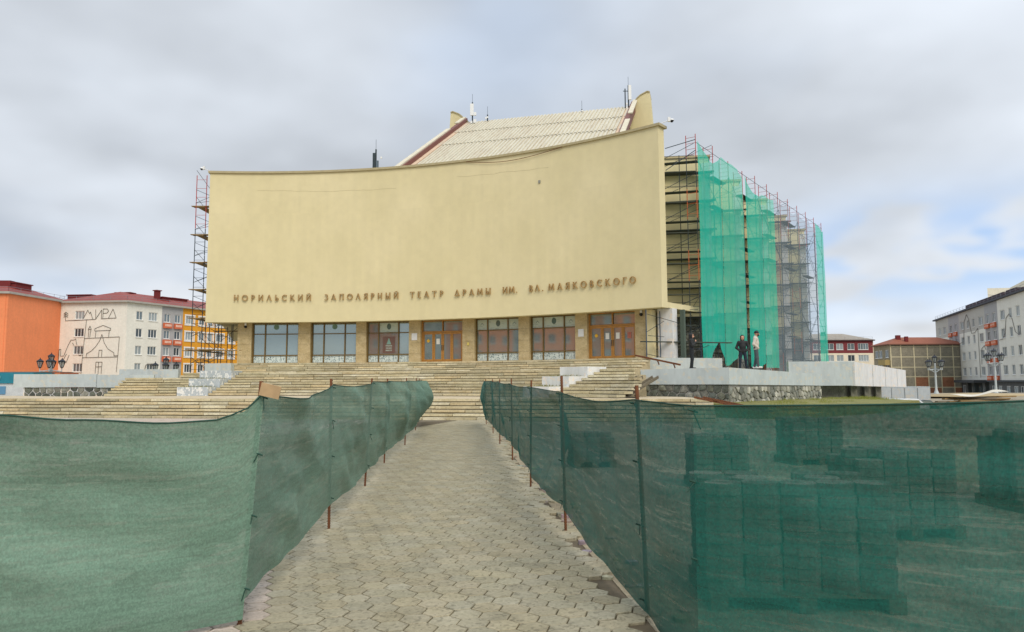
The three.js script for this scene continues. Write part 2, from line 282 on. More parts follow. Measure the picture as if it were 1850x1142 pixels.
// ------------------------------------------------------------------ arcs shared by stairs and theatre
function ring(r0, r1, a0, a1, y0, y1, seg = 48) {                      // solid arc slab with smooth curved faces
  const pos = [], nor = [], uv = [];
  const P = (r, a, y) => { const p = arc(r, a); return [p[0], y, p[1]]; };
  const quad = (A, B, C, D, nA, nB, uvs) => { [[A, nA, 0], [B, nB, 1], [C, nB, 2], [A, nA, 0], [C, nB, 2], [D, nA, 3]].forEach(([p, n, k]) => { pos.push(...p); nor.push(...n); uv.push(...uvs[k]); }); };
  for (let i = 0; i < seg; i++) {
    const a = lerp(a0, a1, i / seg), b = lerp(a0, a1, (i + 1) / seg), ra = (t, s) => [s * Math.sin(dg(t)), 0, -s * Math.cos(dg(t))];
    const ua = dg(a) * r0, ub = dg(b) * r0;
    quad(P(r0, a, y0), P(r0, b, y0), P(r0, b, y1), P(r0, a, y1), ra(a, -1), ra(b, -1), [[ua, y0], [ub, y0], [ub, y1], [ua, y1]]);
    quad(P(r1, b, y0), P(r1, a, y0), P(r1, a, y1), P(r1, b, y1), ra(b, 1), ra(a, 1), [[ub, y0], [ua, y0], [ua, y1], [ub, y1]]);
    quad(P(r0, a, y1), P(r0, b, y1), P(r1, b, y1), P(r1, a, y1), [0, 1, 0], [0, 1, 0], [[ua, 0], [ub, 0], [ub, r1 - r0], [ua, r1 - r0]]);
    quad(P(r1, a, y0), P(r1, b, y0), P(r0, b, y0), P(r0, a, y0), [0, -1, 0], [0, -1, 0], [[ua, r1 - r0], [ub, r1 - r0], [ub, 0], [ua, 0]]);
  }
  const tn = (t, s) => [s * Math.cos(dg(t)), 0, s * Math.sin(dg(t))], w = r1 - r0;
  quad(P(r1, a0, y0), P(r0, a0, y0), P(r0, a0, y1), P(r1, a0, y1), tn(a0, -1), tn(a0, -1), [[w, y0], [0, y0], [0, y1], [w, y1]]);
  quad(P(r0, a1, y0), P(r1, a1, y0), P(r1, a1, y1), P(r0, a1, y1), tn(a1, 1), tn(a1, 1), [[0, y0], [w, y0], [w, y1], [0, y1]]);
  const g = new THREE.BufferGeometry(); g.setAttribute('position', new THREE.Float32BufferAttribute(pos, 3)); g.setAttribute('normal', new THREE.Float32BufferAttribute(nor, 3)); g.setAttribute('uv', new THREE.Float32BufferAttribute(uv, 2)); return g;
}
function onArc(name, geo, m, parent, r, a, y) { const o = mesh(name, geo, m, parent), p = arc(r, a); o.position.set(p[0], y, p[1]); o.rotation.y = -dg(a); return o; }   // local +z looks to the arc's centre
const stoneTone = () => { const v = rr(0.80, 1.12), k = rnd(); const c = k < 0.2 ? [0.70, 0.61, 0.42] : k < 0.45 ? [0.58, 0.54, 0.39] : k < 0.8 ? [0.66, 0.60, 0.43] : [0.76, 0.72, 0.57]; return c.map((q) => q * v); };

// ------------------------------------------------------------------ lower flight and landing
{
  const N = 6, rise = 0.145, tread = 0.34, uL = -30, uR = 11.0;
  const cores = []; for (let i = 0; i < N; i++) { const n = i * tread + 0.12; cores.push(prism([st(uL, n), st(uR - 0.04, n), st(uR - 0.04, N * tread + 0.2), st(uL, N * tread + 0.2)], i * rise - 0.03, (i + 1) * rise - 0.03)); }
  const fl = struct('lower_steps', merge(cores), M.core);
  for (let i = 0; i < N; i++) {
    let u = uL;
    while (u < uR) {
      const L = Math.min(rr(1.0, 2.4), uR - u); if (L < 0.2) break; const d = tread + 0.06, jn = rr(-0.025, 0.02), jy = rr(-0.008, 0.006);
      const g = tint(box(L - rr(0.025, 0.05), rise - rr(0.028, 0.05), d, 0, 0, 0, rr(0, 9), rr(0, 9)), stoneTone());
      const m = mesh('stone_slab', g, M.slab, fl), p = st(u + L / 2, i * tread + d / 2 + jn); m.position.set(p[0], (i + 0.5) * rise + jy, p[1]); m.rotation.set(rr(-0.01, 0.01), -A0, rr(-0.003, 0.003)); u += L;
    }
  }
  const back = []; for (let a = 49; a >= -20; a -= 3) back.push(arc(31.2, a));
  struct('stair_landing', prism([st(uL, 2.06), st(uR - 0.3, 2.06), [7.9, -34.2], [6.2, -36.4], ...back.filter((p) => p[0] < 5.5 && p[0] > -27), st(uL, 9)], 0.3, 0.862), M.landing);
}
// ------------------------------------------------------------------ upper curved flight
const RISE = (3.0 - 0.87) / 14, stepR = (i) => i < 9 ? 30.4 + 0.53 * i : 39.3 + 0.4 * (i - 9);
{
  const cores = [], aEnd = (r) => Math.min(48, 47.4 - (r - 32) * 1.27), span = (i) => i < 7 ? [-9.3, aEnd(stepR(i))] : i < 9 ? [-4.2, aEnd(stepR(i))] : [-4.2, 39.6];
  for (let i = 0; i < 14; i++) { const [a0, a1] = span(i); cores.push(ring(stepR(i) + 0.13, 44, a0 + 0.1, i < 9 ? Math.min(a1, 45.2) : a1 - 0.1, 0.87 + i * RISE - 0.03, 0.87 + (i + 1) * RISE - 0.03, 30)); }
  const fl = struct('upper_steps', merge(cores), M.core);
  for (let i = 0; i < 14; i++) {
    const [b0, b1] = span(i), r = stepR(i), runs = i < 9 ? [[b0, -1.82], [1.52, 37.68], [40.62, b1]] : [[b0, b1]];
    for (const [a0, a1] of runs) { let a = a0; while (a < a1 - 0.05) {
      const La = Math.min(rr(1.25, 2.9), (a1 - a) * dg(1) * r); if (La < 0.05) break; const da = La / r / dg(1), mid = a + da / 2; a += da;
      const d = i === 8 || i === 13 ? 0.7 : (i < 9 ? 0.6 : 0.46);
      const g = tint(box(La - rr(0.025, 0.05), RISE - rr(0.028, 0.048), d, 0, 0, 0, rr(0, 9), rr(0, 9)), stoneTone());
      const m = onArc('stone_slab', g, M.slab, fl, r + d / 2 + rr(-0.025, 0.02), mid, 0.87 + (i + 0.5) * RISE + rr(-0.008, 0.006)); m.rotation.x = rr(-0.006, 0.006);
    } }
  }
  // stone paving of the upper terrace in front of the doors
  struct('entrance_terrace', ring(stepR(13) + 0.75, 44.5, -4.2, 40.4, 2.8, 2.985, 36), M.landing);
  // stepped planters that divide the flight
  const planter = (label, a0, a1, m) => {
    const t = thing('stair_planter', label, 'planter'), tops = [1.36, 1.85, 2.34], rs = [30.4, 32.0, 33.6, 35.3];
    tops.forEach((y, k) => {
      const tier = mesh('planter_tier', ring(rs[k], rs[k + 1] - (k < 2 ? 0.003 : 0), a0, a1, 0.86, y, 6), m, t);
      if (k < 2) {
        const s = mesh('soil', ring(rs[k] + 0.12, rs[k + 1] - 0.02, a0 + 0.25, a1 - 0.25, y - 0.02, y + 0.012, 4), M.grass, tier), bl = [];
        for (let i = 0; i < 90; i++) { const p = arc(rr(rs[k] + 0.14, rs[k + 1] - 0.1), rr(a0 + 0.3, a1 - 0.3)), h = rr(0.03, 0.12), an = rr(0, 6.28), q = [p[0] + rr(-0.05, 0.05), y + h, p[1] + rr(-0.05, 0.05)]; bl.push(bar([p[0], y, p[1]], q, 0.012, 3, 0.002)); }
        const gr = mesh('grass', merge(bl), M.grass, tier); gr.userData.kind = 'stuff';
      }
    });
    rebase(t, [...spread(arc(32.8, (a0 + a1) / 2), 0.86)]);
  };
  function spread(p, y) { return [p[0], y, p[1]]; }
  planter('stepped concrete planter of flaking white and grey paint in the stairs', -1.8, 1.5, M.peel);
  planter('stepped grey concrete planter with clean white flank beside the right door stairs', 37.7, 40.6, M.white);
}
function rebase(g, P) { g.children.forEach((c) => c.position.sub(V(...P))); g.position.set(...P); return g; }

// ------------------------------------------------------------------ retaining walls of rubble under painted concrete bands
function rubbleStones(t, F, s0, s1, y0, y1, cell, tones) {              // irregular stones: Voronoi cells of a jittered grid
  const nx = Math.max(2, Math.round((s1 - s0) / cell)), ny = Math.max(2, Math.round((y1 - y0) / (cell * 0.85))), dx = (s1 - s0) / nx, dy = (y1 - y0) / ny, seeds = [];
  for (let j = 0; j < ny; j++) for (let i = 0; i < nx + (j % 2); i++) seeds.push([clamp(s0 + (i + 0.5 - (j % 2) * 0.5) * dx + rr(-0.36, 0.36) * dx, s0 + 0.04, s1 - 0.04), clamp(y0 + (j + 0.5) * dy + rr(-0.36, 0.36) * dy, y0 + 0.03, y1 - 0.03)]);
  seeds.forEach((q, k) => {
    let P = [[s0, y0], [s1, y0], [s1, y1], [s0, y1]];
    seeds.forEach((o, l) => {
      if (l === k || Math.abs(o[0] - q[0]) > 3 * cell || Math.abs(o[1] - q[1]) > 3 * cell) return; const m = [(o[0] + q[0]) / 2, (o[1] + q[1]) / 2], n = [o[0] - q[0], o[1] - q[1]], side = (p) => (p[0] - m[0]) * n[0] + (p[1] - m[1]) * n[1], R = [];
      for (let i = 0; i < P.length; i++) { const a = P[i], b = P[(i + 1) % P.length], da = side(a), db = side(b); if (da <= 0) R.push(a); if ((da < 0) !== (db < 0)) { const u = da / (da - db); R.push([lerp(a[0], b[0], u), lerp(a[1], b[1], u)]); } } P = R;
    });
    if (P.length < 3) return; const N = P.length, c = P.reduce((a, p) => [a[0] + p[0] / N, a[1] + p[1] / N], [0, 0]), dep = rr(0.03, 0.08), w0 = rr(0.86, 0.95), inn = (f, o) => P.map((p) => [(p[0] - c[0]) * f, (p[1] - c[1]) * f, o]);
    const B = inn(w0, -0.02), T = inn(w0 - 0.14, dep), pos = []; for (let i = 0; i < N; i++) { const l = (i + 1) % N; pos.push(...B[i], ...B[l], ...T[l], ...B[i], ...T[l], ...T[i], ...T[i], ...T[l], 0, 0, dep + 0.015); }
    const g = new THREE.BufferGeometry(); g.setAttribute('position', new THREE.Float32BufferAttribute(pos, 3)); g.computeVertexNormals();
    const tone = tones[Math.floor(rnd() * tones.length)], v = rr(0.75, 1.3); onFace('stone', tint(buv(g, rr(0, 5), rr(0, 5)), tone.map((z) => z * v)), M.rubble, t, F, c[0], c[1], 0);
  });
}
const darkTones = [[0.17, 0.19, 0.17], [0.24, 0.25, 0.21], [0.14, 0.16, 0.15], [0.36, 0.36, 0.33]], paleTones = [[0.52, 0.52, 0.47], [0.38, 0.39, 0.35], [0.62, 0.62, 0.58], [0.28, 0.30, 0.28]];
{
  const t = thing('retaining_wall', 'rubble stone plinth wall with grey painted concrete band where three men stand', 'wall');
  const A = [6.28, -36.0], C = [9.96, -33.8], E = [17.46, -41.5], F = face(A, C), G = face(C, E), inset = (f, s, o) => { const p = f.pt(s, 0, -o); return [p[0], p[2]]; };
  const cIn = [9.72, -34.52];
  mesh('front_band', prism([A, C, cIn, inset(F, 0.05, 0.5)], 1.43, [2.16, 2.21, 2.21, 2.16]), M.greywall, t);
  mesh('side_band', prism([[C[0] + 0.004, C[1]], E, inset(G, G.L, 0.5), cIn], [1.43, 1.3, 1.3, 1.43], [2.206, 1.95, 1.95, 2.206]), M.greywall, t);
  mesh('mortar_core', prism([inset(F, 0.12, 0.1), inset(F, F.L - 0.03, 0.1), inset(G, 0.1, 0.1), inset(G, G.L, 0.1), inset(G, G.L, 0.45), [9.7, -34.6], inset(F, 0.12, 0.45)], 0.1, 1.42), M.mortar, t);
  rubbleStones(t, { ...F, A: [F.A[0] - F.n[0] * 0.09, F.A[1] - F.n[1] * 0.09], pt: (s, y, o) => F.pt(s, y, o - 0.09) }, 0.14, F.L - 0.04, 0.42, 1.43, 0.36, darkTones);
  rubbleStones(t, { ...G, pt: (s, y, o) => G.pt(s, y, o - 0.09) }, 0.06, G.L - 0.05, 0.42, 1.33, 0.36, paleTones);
  rebase(t, [10, 0.1, -35]);
  // terrace behind it
  struct('side_terrace', prism([inset(F, 0.02, 0.52), [9.70, -34.54], inset(G, G.L - 0.1, 0.52), [17.6, -47.0], [20.6, -47.6], [28.6, -60.6], [33, -72], [33, -82], [13.5, -46], [9.2, -45.2], [7.6, -42.6], [6.9, -39]], 0.0, [2.13, 2.17, 1.9, 1.9, 1.9, 1.9, 1.9, 1.9, 2.1, 2.1, 2.1, 2.1]), M.sand);
}
{
  const t = thing('parapet_wall', 'long parapet of white concrete panels over a dark recessed base', 'wall');
  const F = face([17.3, -46], [21.4, -46.0]), G = face([21.4, -46.0], [32.3, -60]);
  const ip = (f, s, o) => { const p = f.pt(s, 0, -o); return [p[0], p[2]]; };
  mesh('end_panel', prism([ip(F, 0, 0), ip(F, F.L - 0.1, 0), ip(F, F.L - 0.1, 0.35), ip(F, 0, 0.35)], 1.27, 2.78), M.greywall, t);
  let s = 0.12; for (const L of [5.0, 4.0, 4.2, 3.6]) { const k0 = s / G.L, k1 = (s + L) / G.L; mesh('panel', prism([ip(G, s, 0), ip(G, s + L - 0.22, 0), ip(G, s + L - 0.22, 0.3), ip(G, s, 0.3)], [lerp(1.25, 1.02, k0), lerp(1.25, 1.02, k1), lerp(1.25, 1.02, k1), lerp(1.25, 1.02, k0)], [lerp(2.76, 2.36, k0), lerp(2.76, 2.36, k1), lerp(2.76, 2.36, k1), lerp(2.76, 2.36, k0)]), M.white, t); s += L; }
  mesh('dark_base', prism([ip(F, -2.4, 0.3), ip(F, F.L - 0.6, 0.9), ip(G, 0.8, 0.8), ip(G, 11, 0.8), ip(G, 11, 2), ip(F, -2, 2)], -1.2, 1.3), mat(0x8c8c80, { map: rubbleTex }), t);
  for (const k of [1.5, 5.2, 8.6]) { const p = ip(G, k, 0.5); mesh('support', box(0.4, 2.4, 0.4), mat(0x8c8c80, { map: rubbleTex }), t).position.set(p[0], 0.2, p[1]); }
  rebase(t, [21.4, 0, -47]);
}
{
  const t = thing('retaining_wall', 'rubble wall with white mortar under a pale band beside the left steps', 'wall');
  const F = face([-29.82, -44], [-22.6, -46.4]), ip = (s, o) => { const p = F.pt(s, 0, -o); return [p[0], p[2]]; };
  mesh('band', prism([ip(0, 0), ip(4.4, 0), ip(4.4, 0.4), ip(0, 0.4)], 1.37, 2.16), M.greywall, t);
  mesh('band', prism([ip(4.42, 0), ip(F.L, 0), ip(F.L, 0.4), ip(4.42, 0.4)], 1.33, 2.12), M.greywall, t);
  mesh('mortar_core', prism([ip(0.5, 0.12), ip(F.L, 0.12), ip(F.L, 0.4), ip(0.5, 0.4)], 0.4, 1.36), M.white, t);
  rubbleStones(t, { ...F, pt: (s, y, o) => F.pt(s, y, o - 0.11) }, 0.55, F.L - 0.1, 0.45, 1.36, 0.42, darkTones);
  rebase(t, [-26, 0.4, -45]);
  one('low_wall', prism([[-27.9, -52.2], [-23.9, -52.6], [-23.9, -53], [-27.9, -52.6]], 0.2, 2.58), M.greywall, 'low grey wall behind the left steps', 'wall');
  one('low_wall', prism([[-21.0, -50.2], [-19.0, -49.6], [-19.0, -50.2], [-21.0, -50.8]], 0.5, 2.92), M.greywall, 'grey wall end at the top of the stairs by the scaffold', 'wall');
}
// ------------------------------------------------------------------ the theatre
const theatre = thing('theatre', 'cream theatre with concave blank facade lifted above a glazed ground floor', 'theatre');
{
  const t = theatre, A1 = -5.7, A2 = 40.3;
  const fac = mesh('facade_panel', ring(FR, FR + 0.7, A1, A2, 5.97, 17.0, 90), M.facade, t);
  mesh('coping', ring(FR - 0.12, FR + 0.85, A1 - 0.15, A2 + 0.2, 17.003, 17.16, 90), M.coping, t);
  mesh('soffit', ring(FR + 0.703, FR + 5.5, A1 + 0.2, A2 - 0.2, 6.02, 6.35, 40), M.facadeSide, t);
  // hairline cracks and a loose cable along the coping
  const line = (pts, r, m, nm) => mesh(nm, merge(pts.slice(1).map((p, i) => bar(pts[i], p, r, 4))), m, t);
  const cr = []; for (let a = -1; a < 14; a += 0.5) { const p = arc(FR - 0.003, a); cr.push([p[0], 15.75 - 0.2 * Math.sin((a + 1) * 0.11) + 0.07 * (vn(a * 1.7, 2, 99, 4) - 0.5), p[1]]); }
  line(cr, 0.006, M.coping, 'crack');
  const cr2 = []; for (let a = 20; a < 30; a += 0.5) { const p = arc(FR - 0.003, a); cr2.push([p[0], 16.0 - 0.02 * (a - 20) + 0.1 * (vn(a * 1.3, 7, 99, 4) - 0.5), p[1]]); } line(cr2, 0.005, M.coping, 'crack');
  const cb = []; for (let a = 21; a <= 31; a += 0.5) { const p = arc(FR - 0.1, a), k = (a - 21) / 10; cb.push([p[0], 16.98 - 0.42 * Math.sin(Math.PI * k) * (1 - 0.4 * k), p[1]]); } line(cb, 0.02, M.rust, 'cable');
  onArc('facade_vent', box(0.14, 0.2, 0.06), mat(0x8e8f86), t, FR - 0.03, 28.6, 14.9);
  // raised bronze letters
  const strip = (pts, w) => { const L = [], R = []; pts.forEach((p, i) => { const a = pts[Math.max(0, i - 1)], b = pts[Math.min(pts.length - 1, i + 1)], dx = b[0] - a[0], dy = b[1] - a[1], l = Math.hypot(dx, dy) || 1; L.push([p[0] - dy / l * w / 2, p[1] + dx / l * w / 2]); R.push([p[0] + dy / l * w / 2, p[1] - dx / l * w / 2]); }); return poly(L.concat(R.reverse())); };
  const el = (cx, cy, rx, ry, a0, a1, n = 14) => [...Array(n + 1)].map((_, i) => { const a = dg(lerp(a0, a1, i / n)); return [cx + rx * Math.cos(a), cy + ry * Math.sin(a)]; });
  const k = 0.115, th = 0.07, s0 = 0.05;
  const stem = (x) => [[[x, 0], [x, 1], k], [[x - 0.1, 0.03], [x + 0.1, 0.03], 0.06], [[x - 0.1, 0.97], [x + 0.1, 0.97], 0.06]];
  const G = {
    'Н': [0.85, ...stem(0.15), ...stem(0.7), [[0.15, 0.52], [0.7, 0.52], th]], 'О': [1.0, ['arc', el(0.5, 0.5, 0.43, 0.45, 0, 360, 28), 0.12]],
    'Р': [0.68, ...stem(0.15), ['arc', [[0.15, 0.95], ...el(0.32, 0.71, 0.27, 0.24, 90, -90), [0.15, 0.47]], 0.1]], 'И': [0.9, ...stem(0.15), ...stem(0.75), [[0.15, 0.06], [0.75, 0.94], th]],
    'Й': [0.9, ...stem(0.15), ...stem(0.75), [[0.15, 0.06], [0.75, 0.94], th], ['arc', el(0.45, 1.2, 0.16, 0.1, 180, 360, 8), 0.07]],
    'Л': [0.9, [[0.1, 0], [0.42, 1], th], [[0.42, 1], [0.78, 0], k], [[0, 0.03], [0.2, 0.03], 0.06], [[0.68, 0.03], [0.9, 0.03], 0.06]],
    'А': [0.9, [[0.08, 0], [0.42, 1], th], [[0.42, 1], [0.78, 0], k], [[0.2, 0.33], [0.66, 0.33], 0.07], [[0, 0.03], [0.18, 0.03], 0.06], [[0.68, 0.03], [0.9, 0.03], 0.06]],
    'Ь': [0.68, ...stem(0.15), ['arc', [[0.15, 0.5], ...el(0.32, 0.27, 0.27, 0.23, 90, -90), [0.15, 0.04]], 0.1]], 'С': [0.85, ['arc', el(0.5, 0.5, 0.42, 0.45, 48, 312, 24), 0.12], [[0.78, 0.72], [0.78, 0.95], 0.06]],
    'К': [0.85, ...stem(0.15), [[0.18, 0.5], [0.7, 1], th], [[0.3, 0.6], [0.78, 0], k]], 'З': [0.62, ['arc', el(0.25, 0.74, 0.26, 0.21, 140, -90, 12), 0.1], ['arc', el(0.25, 0.27, 0.31, 0.25, 90, -140, 14), 0.1]],
    'П': [0.85, ...stem(0.15), ...stem(0.7), [[0.1, 0.955], [0.75, 0.955], th]], 'Я': [0.7, ...stem(0.6), ['arc', [[0.6, 0.95], ...el(0.38, 0.72, 0.26, 0.23, 90, 270), [0.6, 0.48]], 0.1], [[0.4, 0.48], [0.08, 0], k]],
    'Ы': [0.95, ...stem(0.15), ['arc', [[0.15, 0.5], ...el(0.3, 0.27, 0.22, 0.23, 90, -90), [0.15, 0.04]], 0.1], ...stem(0.8)], 'Т': [0.75, [[0.37, 0], [0.37, 0.93], k], [[0, 0.955], [0.75, 0.955], th], [[0.02, 0.84], [0.02, 0.99], 0.05], [[0.73, 0.84], [0.73, 0.99], 0.05], [[0.26, 0.03], [0.48, 0.03], 0.06]],
    'Е': [0.62, ...stem(0.15), [[0.15, 0.955], [0.58, 0.955], th], [[0.15, 0.52], [0.48, 0.52], th], [[0.15, 0.045], [0.6, 0.045], th]], 'Д': [0.95, [[0.12, 0.06], [0.45, 1], th], [[0.45, 1], [0.82, 0.06], k], [[0.04, 0.06], [0.92, 0.06], 0.1]],
    'М': [1.0, [[0.08, 0], [0.18, 1], th], [[0.18, 1], [0.5, 0.15], k], [[0.5, 0.15], [0.82, 1], th], [[0.82, 1], [0.92, 0], k], [[0, 0.03], [0.18, 0.03], 0.06], [[0.82, 0.03], [1.02, 0.03], 0.06]],
    'В': [0.7, ...stem(0.15), ['arc', [[0.15, 0.95], ...el(0.3, 0.74, 0.22, 0.21, 90, -90), [0.15, 0.53]], 0.1], ['arc', [[0.15, 0.52], ...el(0.32, 0.28, 0.28, 0.24, 90, -90), [0.15, 0.04]], 0.1]], 'Г': [0.6, ...stem(0.15), [[0.15, 0.955], [0.58, 0.955], th], [[0.57, 0.8], [0.57, 0.99], 0.05]], '.': [0.3, [[0.08, 0.07], [0.22, 0.07], 0.14]],
  };
  const HL = 0.43, sign = new THREE.Group(); sign.name = 'name_lettering'; t.add(sign);
  const words = [['НОРИЛЬСКИЙ', -2.97, 4.84], ['ЗАПОЛЯРНЫЙ', 6.21, 13.94], ['ТЕАТР', 15.15, 18.64], ['ДРАМЫ', 19.79, 23.59], ['ИМ.', 24.79, 26.33], ['ВЛ.', 27.51, 28.97], ['МАЯКОВСКОГО', 29.47, 38.0]];
  for (const [w, a, b] of words) {
    const ch = [...w], ws = ch.map((c) => G[c][0]), tot = (b - a) * dg(1) * FR / HL, gap = (tot - ws.reduce((p, q) => p + q, 0)) / (ch.length - 1); let x = 0;
    ch.forEach((c, i) => {
      const parts = G[c].slice(1).map((s, q) => { const sh = s[0] === 'arc' ? strip(s[1], s[2]) : strip([s[0], s[1]], s[2]); return extrude(sh, 0.22 + q * 0.006).translate(-ws[i] / 2, 0, 0); });
      const gm = merge(parts).scale(HL, HL, HL); gm.translate(0, 0, 0.05);
      onArc('letter', gm, M.letter, sign, FR, a + (x + ws[i] / 2) * HL / FR / dg(1), 7.53); x += ws[i] + gap;
    });
  }
  // ground floor: stone piers, show windows, doors
  const GR = FR + 1.4, bays = [[-1.65, 3.01, 'w'], [4.23, 8.9, 'w'], [9.92, 14.36, 'w'], [15.56, 19.89, 'd'], [21.13, 25.62, 'w'], [26.73, 31.26, 'w'], [32.43, 36.97, 'd']];
  const piers = [[-3.0, -1.65], ...bays.slice(0, -1).map((b, i) => [b[1], bays[i + 1][0]]), [36.97, 38.0]];
  for (const [a, b] of piers) {
    const p = mesh('pier', ring(GR - 0.22, GR + 0.5, a + 0.02, b - 0.02, 2.9, 6.02, 3), M.pier, t);
    [[2.9, 3.62], [3.63, 4.4], [4.41, 5.2], [5.21, 6.015]].forEach(([y0, y1]) => mesh('cladding_slab', ring(GR - 0.28 + rr(-0.006, 0.006), GR + 0.3, a, b, y0, y1, 3), M.pier, p));
  }
  const canvasTex = (w, h, draw) => { const c = document.createElement('canvas'); c.width = w; c.height = h; draw(c.getContext('2d'), w, h); const x = new THREE.CanvasTexture(c); x.colorSpace = THREE.SRGBColorSpace; return x; };
  const print = canvasTex(512, 160, (g, w, h) => {                      // frosted film with a small blue ornament
    g.fillStyle = '#cfdcd6'; g.fillRect(0, 0, w, h); g.strokeStyle = '#2f5560'; g.fillStyle = '#2f5560';
    for (let i = 0; i < 64; i++) { const x = rr(10, w - 10), y = rr(20, h - 10); g.lineWidth = rr(4, 10); g.beginPath(); if (rnd() < 0.5) g.arc(x, y, rr(4, 16), rr(0, 6), rr(0, 6)); else { g.moveTo(x, y); g.lineTo(x + rr(-26, 26), y + rr(-22, 12)); } g.stroke(); if (rnd() < 0.4) g.fillRect(x, y, rr(3, 12), rr(8, 26)); }
    g.fillRect(20, 18, w - 40, 4);
  });
  const printTop = canvasTex(512, 200, (g, w, h) => { g.fillStyle = '#b9c9bd'; g.fillRect(0, 0, w, h); g.fillStyle = '#49675f'; g.beginPath(); g.arc(w / 2, h * 0.42, 58, 0, 7); g.fill(); g.fillStyle = '#8ba398'; for (let i = 0; i < 7; i++) g.fillRect(rr(10, 380), rr(5, 180), rr(40, 120), 6); });
  const printSide = canvasTex(256, 200, (g, w, h) => { g.fillStyle = '#b9c9bd'; g.fillRect(0, 0, w, h); g.strokeStyle = '#55706a'; g.lineWidth = 9; g.beginPath(); g.moveTo(90, 110); g.lineTo(128, 70); g.lineTo(166, 110); g.stroke(); g.fillStyle = '#8ba398'; for (let i = 0; i < 5; i++) g.fillRect(rr(10, 150), rr(120, 180), rr(40, 90), 5); });
  const film = (tx) => new THREE.MeshPhysicalMaterial({ map: tx, roughness: 0.35, clearcoat: 0.6, clearcoatRoughness: 0.05, side: THREE.DoubleSide });
  const fPrint = film(print), fTop = film(printTop), fSide = film(printSide);
  const paneGeo = (w, h) => new THREE.PlaneGeometry(w, h);
  for (const [a, b, kind] of bays) {
    const mid = (a + b) / 2, W = (b - a) * dg(1) * GR, y0 = 2.99, y1 = 6.0, H = y1 - y0;
    if (kind === 'w') {
      const xs = [-W / 2, -W / 2 + W * 0.27, W / 2 - W * 0.27, W / 2], ys = [0, 0.62, 2.2, H];
      const fr = []; xs.forEach((x, i) => fr.push(box(i % 3 ? 0.075 : 0.1, H, 0.14, x + (i === 0 ? 0.05 : i === 3 ? -0.05 : 0), H / 2, 0)));
      ys.forEach((y, i) => fr.push(box(W - 0.2, 0.07, 0.12, 0, y + (i === 0 ? 0.035 : i === 3 ? -0.035 : 0), 0)));
      const win = onArc('show_window', merge(fr), M.bronze, t, GR, mid, y0);
      for (let r = 0; r < 3; r++) for (let c = 0; c < 3; c++) {
        const w = xs[c + 1] - xs[c] - 0.06, h = ys[r + 1] - ys[r] - 0.06, m = r === 0 ? fPrint : r === 2 && mid > 20 ? (c === 1 ? fTop : fSide) : r === 2 ? (c === 1 ? fTop : M.glass) : M.glass;
        const p = mesh('pane', paneGeo(w, h), r === 2 && mid < 12 ? M.glass : m, win); p.position.set((xs[c] + xs[c + 1]) / 2, (ys[r] + ys[r + 1]) / 2, -0.02);
        if (r === 2 && c === 1 && mid < 12) { const d = mesh('round_sticker', new THREE.CircleGeometry(0.2, 20), mat(0x6f8d80), win); d.position.set(0, 2.72, -0.012); }
      }
      if (mid > 9 && mid < 15) {                                        // paper tree of words on the third window
        const tr = canvasTex(256, 320, (g, w, h) => { g.fillStyle = '#6e5348'; g.fillRect(0, 0, w, h); g.fillStyle = '#7ea79a'; g.beginPath(); g.moveTo(128, 20); g.lineTo(175, 150); g.lineTo(80, 150); g.fill(); g.fillStyle = '#b9d6cb'; g.font = 'bold 34px sans-serif'; g.textAlign = 'center'; g.fillText('ПИШЕМ', 128, 190); g.fillText('СКАЗКУ', 128, 235); g.fillText('ВМЕСТЕ', 128, 280); });
        const d = mesh('window_poster', paneGeo(0.95, 1.2), film(tr), win); d.position.set(0, 1.32, -0.008);
      }
    } else {
      const lw = [0.27, 0.23, 0.23, 0.27], dh = 2.12, fr = [box(0.1, H, 0.16, -W / 2 + 0.05, H / 2, 0), box(0.1, H, 0.16, W / 2 - 0.05, H / 2, 0), box(W - 0.2, 0.12, 0.15, 0, dh + 0.06, 0), box(W - 0.2, 0.06, 0.15, 0, H - 0.03, 0), box(0.07, H - dh - 0.18, 0.12, 0, (H + dh + 0.06) / 2, 0)];
      const dr = onArc('entrance_door', merge(fr), M.oak, t, GR, mid, y0);
      for (const s of [-1, 1]) { const p = mesh('transom_pane', paneGeo(W / 2 - 0.16, H - dh - 0.2), M.glass, dr); p.position.set(s * W / 4, (H + dh + 0.07) / 2, -0.02); }
      let x = -W / 2 + 0.1; const tw = W - 0.2;
      lw.forEach((k2, i) => {
        const w = tw * k2 - 0.012, f = [box(0.1, dh, 0.07, -w / 2 + 0.05, dh / 2, 0), box(0.1, dh, 0.07, w / 2 - 0.05, dh / 2, 0), box(w - 0.2, 0.1, 0.065, 0, dh - 0.05, 0), box(w - 0.2, 0.22, 0.065, 0, 0.11, 0)];
        const lf = mesh('door_leaf', merge(f), M.oak, dr); lf.position.set(x + w / 2 + 0.006, 0, 0.02);
        const p = mesh('door_pane', paneGeo(w - 0.18, dh - 0.3), M.glass, dr); p.position.set(x + w / 2 + 0.006, dh / 2 + 0.06, 0.01);
        if (i === 1 || i === 2) { const hd = mesh('door_handle', bar([0, -0.2, 0], [0, 0.2, 0], 0.018), M.darkSteel, dr); hd.position.set(x + (i === 1 ? w - 0.05 : 0.06), 1.05, 0.09); }
        const note = (nm, w2, h2, hex, yy) => { const q = mesh(nm, box(w2, h2, 0.008), mat(hex), dr); q.position.set(x + w / 2, yy, 0.03); return q; };
        if (i === 0) { const c = mesh('round_sticker', new THREE.CylinderGeometry(0.11, 0.11, 0.01, 20).rotateX(Math.PI / 2), mat(0xe3b33a), dr); c.position.set(x + w * 0.5, 1.55, 0.03); }
